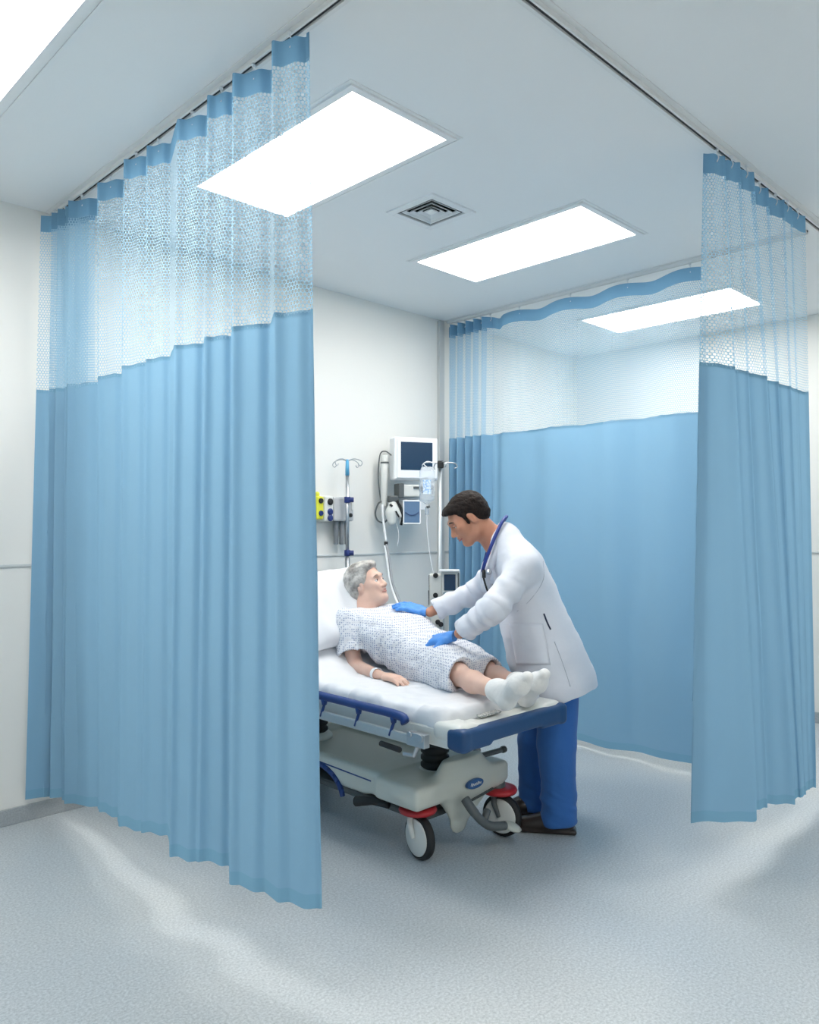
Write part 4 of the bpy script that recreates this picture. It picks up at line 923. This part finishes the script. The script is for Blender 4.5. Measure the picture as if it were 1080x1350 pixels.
# gloves
M_glove = mat('blue_nitrile', srgb(78, 146, 224), 0.42, bump=(40, 0.2))
gN = wrN+np.array((-.012, .012, -.012)); tipN = cc(546, 848, 3.80)
s = SDF(*bb([gN, tipN, gN+np.array((-.22, 0, -.1))], 0.10), 0.003)
hand(s, gN+(tipN-gN)*0.10, tipN-gN, (0.15, 0.25, -1), (-0.35, -1.0, -0.25), ((24, 20, 14), (18, 18, 12), (10, 16, 12), (2, 14, 10)), 1.2, 13, 0.6, 1.1)
s.halfspace(gN+(tipN-gN)*0.04, gN-tipN, 0.003)
sdf_obj('glove', s, M_glove, doc, base, disp=lambda V: 0.0012*vnoise(V*60, 1, 2))
gF = wrF+np.array((-.010, .01, -.003)); tipF = cc(524, 800, 4.10)
s = SDF(*bb([gF, tipF], 0.10), 0.003)
hand(s, gF+(tipF-gF)*0.10, tipF-gF+np.array((0, 0, 0.02)), (0.0, 0.35, -1), (0.1, 1, .2), ((14, 12, 8), (12, 12, 8), (10, 12, 8), (8, 12, 8)), 1.1, 6, 0.5, 1.1)
s.halfspace(gF+(tipF-gF)*0.04, gF-tipF, 0.003)
sdf_obj('glove', s, M_glove, doc, base, disp=lambda V: 0.0012*vnoise(V*60, 1, 2))
# stethoscope
stb = neckb; t = empty('stethoscope', tuple(cw(stb)), ROTZ, 'navy stethoscope round the neck of the white coat', 'stethoscope')
pts = [cc(637, 752, D)+np.array((-.012, -.100, 0)), cc(641, 736, D)+np.array((-.012, -.118, 0)), cc(652, 710, D)+np.array((-.008, -.106, .012)), cc(661, 692, D)+np.array((-.004, -.070, .014)), cc(668, 681, D), cc(661, 694, D)+np.array((0, .052, 0)), cc(650, 714, D)+np.array((0, .086, 0)), cc(640, 745, D)+np.array((0, .09, 0))]
MB().tube(smooth_path([tuple(p-stb) for p in pts], 6), 0.0085, 10).build('neck_tube', mat('navy_tube', srgb(26, 52, 130), 0.4), t, smooth=True)
pts = [pts[0], cc(636, 764, D)+np.array((0, -.105, 0)), cc(641, 778, D)+np.array((0, -.118, 0)), cc(647, 768, D)+np.array((0, -.125, 0))]
MB().tube(smooth_path([tuple(p-stb) for p in pts], 6), 0.0045, 8).build('black_tube', M_rub, t, smooth=True)
c_ = cc(641, 752, D)+np.array((0, -.128, 0))-stb; MB().lathe(tuple(c_), (-.3, -1, .1), [(0.0, -.006), (.013, -.006), (.015, 0), (.012, .008), (0, .010)], 20).build('chest_piece', M_steel, t, smooth=True)
c_ = cc(635, 750, D)+np.array((0, -.112, 0))-stb; MB().tube([tuple(c_), tuple(c_+np.array((.0, -.01, -.035)))], 0.009, 10).build('earpiece', M_rub, t, smooth=True)

# ================================================================ the patient
pb0 = np.array((cc(575, 0, 3.8)[0], 3.8, 0.70))
pat = empty('person', tuple(cw(pb0)), ROTZ, 'person with short grey hair in a patterned gown and white socks reclining on the stretcher', 'person')
SK2 = skin('patient_skin', srgb(226, 192, 174), srgb(208, 166, 148))
hc2 = cc(485, 771, 4.20); Mp = frame_from((.81, -.46, .38), (-0.1, 0, 1))
nk = cc(484, 803, 4.17); hip = cc(575, 872, 3.86); lat = np.array((.76, .65, 0)); lat /= np.linalg.norm(lat)
s1, e1, w1 = nk-lat*0.155+np.array((.02, -.02, -.055)), cc(468, 878, 3.98), cc(497, 889, 3.76)
s2, e2, w2 = nk+lat*0.150+np.array((.02, -.02, -.055)), cc(560, 856, 4.24), cc(606, 885, 4.02)
h1, k1, a1 = cc(574, 880, 3.78), cc(604, 889, 3.50), cc(657, 911, 3.20)
h2, k2, a2 = cc(586, 870, 3.98), cc(640, 884, 3.74), cc(683, 901, 3.42)
hdir = (cc(532, 897, 3.64)-w1)
lo, hi = bb([hc2, nk, hip, s1, e1, w1, s2, e2, w2, h1, k1, a1, h2, k2, a2, w1+hdir], 0.13); lo[2] = max(lo[2], 0.60)
s = SDF(lo, hi, 0.0045)
T2 = head(s, hc2, Mp, 0.97, True)
s.chain([nk+np.array((.02, -.02, -.05)), nk, T2(-.02, 0, -.05)], [.062, .058, .056], 0.03)
s.ell(T2(.035, 0, -.105), (.04, .038, .024), Mp, 0.03)
for q in (-1, 1):
    s.chain([nk+lat*q*.07+np.array((.03, -.03, -.08)), nk*.55+hip*.45+lat*q*.065+np.array((0, 0, -.02)), hip+lat*q*.065], [.060, .080, .085], 0.05)
s.chain([s1, e1, w1], [.048, .037, .025], 0.03); s.chain([s2, e2, w2], [.048, .037, .025], 0.03)
s.cone(nk+np.array((.02, -.02, -.06)), s1, .045, .045, 0.03); s.cone(nk+np.array((.02, -.02, -.06)), s2, .045, .045, 0.03)
s.chain([h1, k1, k1*.6+a1*.4+np.array((0, 0, -.006)), a1], [.078, .047, .045, .033], 0.03); s.chain([h2, k2, k2*.6+a2*.4+np.array((0, 0, -.006)), a2], [.078, .047, .045, .033], 0.03)
hand(s, w1+hdir*0.05/np.linalg.norm(hdir), hdir, (0, .05, -1), (0.6, .8, 0.1), ((16, 14, 10), (14, 14, 10), (12, 12, 10), (12, 12, 10)), 0.95, 6, 0.5)
hand(s, w2, np.array((.5, -.8, -.05)), (0, .05, -1), (-0.8, -.5, 0.1), (14, 14, 10), 0.9, 5, 0.4)
sdf_obj('body', s, SK2, pat, pb0)
face_parts(pat, pb0, T2, Mp, 0.97, ('patient', srgb(74, 66, 60)), mat('grey_brows', srgb(150, 132, 120), 0.8), mat('patient_lips', srgb(190, 130, 118), 0.5), SK2, True)
M_gh = mat('grey_hair', srgb(214, 210, 204), 0.65, var=(22, 0.16, srgb(132, 128, 124)), bump=(90, 0.6))
h = SDF(*bb([T2(0, 0, 0)], 0.18), 0.004)
h.ell(T2(-.024, 0, .046), (.106, .088, .092), Mp, 0.02); h.ell(T2(-.062, 0, -.018), (.054, .072, .072), Mp, 0.03); h.ell(T2(.030, 0, .100), (.05, .060, .022), Mp, 0.03)
h.ell(T2(.112, 0, -.002), (.086, .12, .088), Mp, 0.014, sub=True)
for q in (-1, 1):
    h.ell(T2(.034, q*.09, -.052), (.048, .04, .058), Mp, 0.012, sub=True); h.ell(T2(-.002, q*.092, -.026), (.018, .03, .026), Mp, 0.008, sub=True)
h.halfspace(T2(0, 0, -.088), Mp@np.array((0.3, 0, -1)), 0.012)
sdf_obj('hair', h, M_gh, pat, pb0, disp=lambda V: 0.006*vnoise((V@Mp)*np.array([22, 22, 48])+4, 1, 3))
# gown
M_gown = bpy.data.materials.new('patterned_gown'); M_gown.use_nodes = True; nt = M_gown.node_tree; b = nt.nodes['Principled BSDF']; b.inputs['Roughness'].default_value = 0.85
tc = nt.nodes.new('ShaderNodeTexCoord'); vo = nt.nodes.new('ShaderNodeTexVoronoi'); vo.inputs['Scale'].default_value = 92; vo.inputs['Randomness'].default_value = 0.25
rp = nt.nodes.new('ShaderNodeValToRGB'); rp.color_ramp.elements[0].position = 0.26; rp.color_ramp.elements[1].position = 0.42
rp.color_ramp.elements[0].color = srgb(134, 148, 176); rp.color_ramp.elements[1].color = srgb(218, 220, 225)
ns = nt.nodes.new('ShaderNodeTexNoise'); ns.inputs['Scale'].default_value = 24; bp = nt.nodes.new('ShaderNodeBump'); bp.inputs['Strength'].default_value = 0.25; bp.inputs['Distance'].default_value = 0.01
nt.links.new(tc.outputs['Object'], vo.inputs['Vector']); nt.links.new(vo.outputs['Distance'], rp.inputs[0]); nt.links.new(rp.outputs[0], b.inputs['Base Color'])
nt.links.new(tc.outputs['Object'], ns.inputs['Vector']); nt.links.new(ns.outputs['Fac'], bp.inputs['Height']); nt.links.new(bp.outputs[0], b.inputs['Normal'])
lo, hi = bb([nk, hip, s1, e1, s2, e2, k1, k2], 0.17); lo[2] = max(lo[2], 0.62)
s = SDF(lo, hi, 0.005)
mid = nk*.5+hip*.5
for q in (-1, 0, 1):
    s.chain([nk+lat*q*.075+np.array((.035, -.035, -.075)), mid+lat*q*.080+np.array((-.005, 0, -.022)), hip+lat*q*.080+np.array((0, 0, -.01))], [.088, .110, .116], 0.05)
s.cone(nk+np.array((.02, -.02, -.065)), s1, .066, .066, 0.04); s.cone(nk+np.array((.02, -.02, -.065)), s2, .066, .066, 0.04)
sl1 = s1*.28+e1*.72; sl2 = s2*.28+e2*.72
for (sa, sb, sx, rr) in ((s1, sl1, e1, .080), (s2, sl2, e2, .074)):
    dv = (sx-sa)/np.linalg.norm(sx-sa); g_ = s.like(); g_.cone(sa, sb+dv*.05, .066, rr+.008, 0.03)
    l_, h_ = bb([sb+dv*0.06], 0.14); g_.halfspace(sb, dv, 0.005, l_, h_); g_.cone(sb-dv*.05, sb+dv*.06, rr-.018, rr-.010, 0.01, sub=True); s.join(g_, 0.03)
ke1 = k1+(a1-k1)*0.02; ke2 = k2+(a2-k2)*0.02
km = (ke1+ke2)/2
s.chain([hip+lat*-.06, h1*.5+k1*.5, ke1+(a1-k1)*.24], [.118, .100, .084], 0.06); s.chain([hip+lat*.06, h2*.5+k2*.5, ke2+(a2-k2)*.24], [.116, .098, .080], 0.06)
s.cone(hip, km+(a1-k1)*.05+np.array((0, 0, -.01)), .12, .075, 0.06)
gd = (a1-k1)/np.linalg.norm(a1-k1)
s.halfspace(km+gd*0.04, gd+np.array((0.25, 0.30, 0)), 0.006)
s.cone(ke1-gd*.06, ke1+gd*.14, .054, .064, 0.015, sub=True); s.cone(ke2-gd*.06, ke2+gd*.14, .054, .062, 0.015, sub=True)
s.cone(T2(0, 0, -.04), nk+np.array((.005, -.005, .012)), .068, .064, 0.012, sub=True)
def gown_folds(V):
    ax = (hip-nk)/np.linalg.norm(hip-nk); t_ = (V-nk)@ax; up = V[:, 2]
    a = np.clip((t_-0.08)/0.1, 0, 1)*np.clip((0.62-t_)/0.1, 0, 1)
    ph_ = t_*50+(V@lat)*20+4*vnoise(V*6, 1, 2)
    return a*0.012*(1-2*np.abs(np.sin(ph_*0.5))**0.7)*np.clip(0.45+1.8*vnoise(V*5+3, 1, 2), 0, 1)+0.013*vnoise(V*np.array([9, 9, 14]), 1, 3)+0.004*vnoise(V*30, 1, 2)
sdf_obj('hospital_gown', s, M_gown, pat, pb0, disp=gown_folds)
# socks
M_sock = mat('white_sock', srgb(226, 226, 224), 0.9, bump=(60, 0.3), sheen=0.3)
for (a, hl, ball, toe, k_) in ((a1, cc(668, 923, 3.14), cc(684, 903, 3.06), cc(695, 893, 3.03), k1), (a2, cc(694, 920, 3.36), cc(708, 900, 3.26), cc(718, 889, 3.22), k2)):
    s = SDF(*bb([a, hl, toe, a+(k_-a)*.2], 0.07), 0.004)
    s.chain([a+(k_-a)*.14, a, hl], [.040, .040, .034], 0.03); s.chain([hl, ball, toe], [.034, .036, .024], 0.03, sq=(lat, 1.1)); s.cone(a, ball, .038, .033, 0.03)
    s.halfspace(a+(k_-a)*.12, k_-a, 0.004)
    sdf_obj('sock', s, M_sock, pat, pb0, disp=lambda V: 0.0012*vnoise(V*26, 1, 3))
# wristband
hd = hdir/np.linalg.norm(hdir); c_ = w1+(e1-w1)*0.02-pb0; fa = (w1-e1)/np.linalg.norm(w1-e1)
MB().lathe(tuple(c_-fa*0.013), tuple(fa), [(.0285, 0), (.0305, .001), (.0305, .025), (.0285, .026), (.0275, .013), (.0285, 0)], 28).build('wristband', M_white, pat, smooth=True)
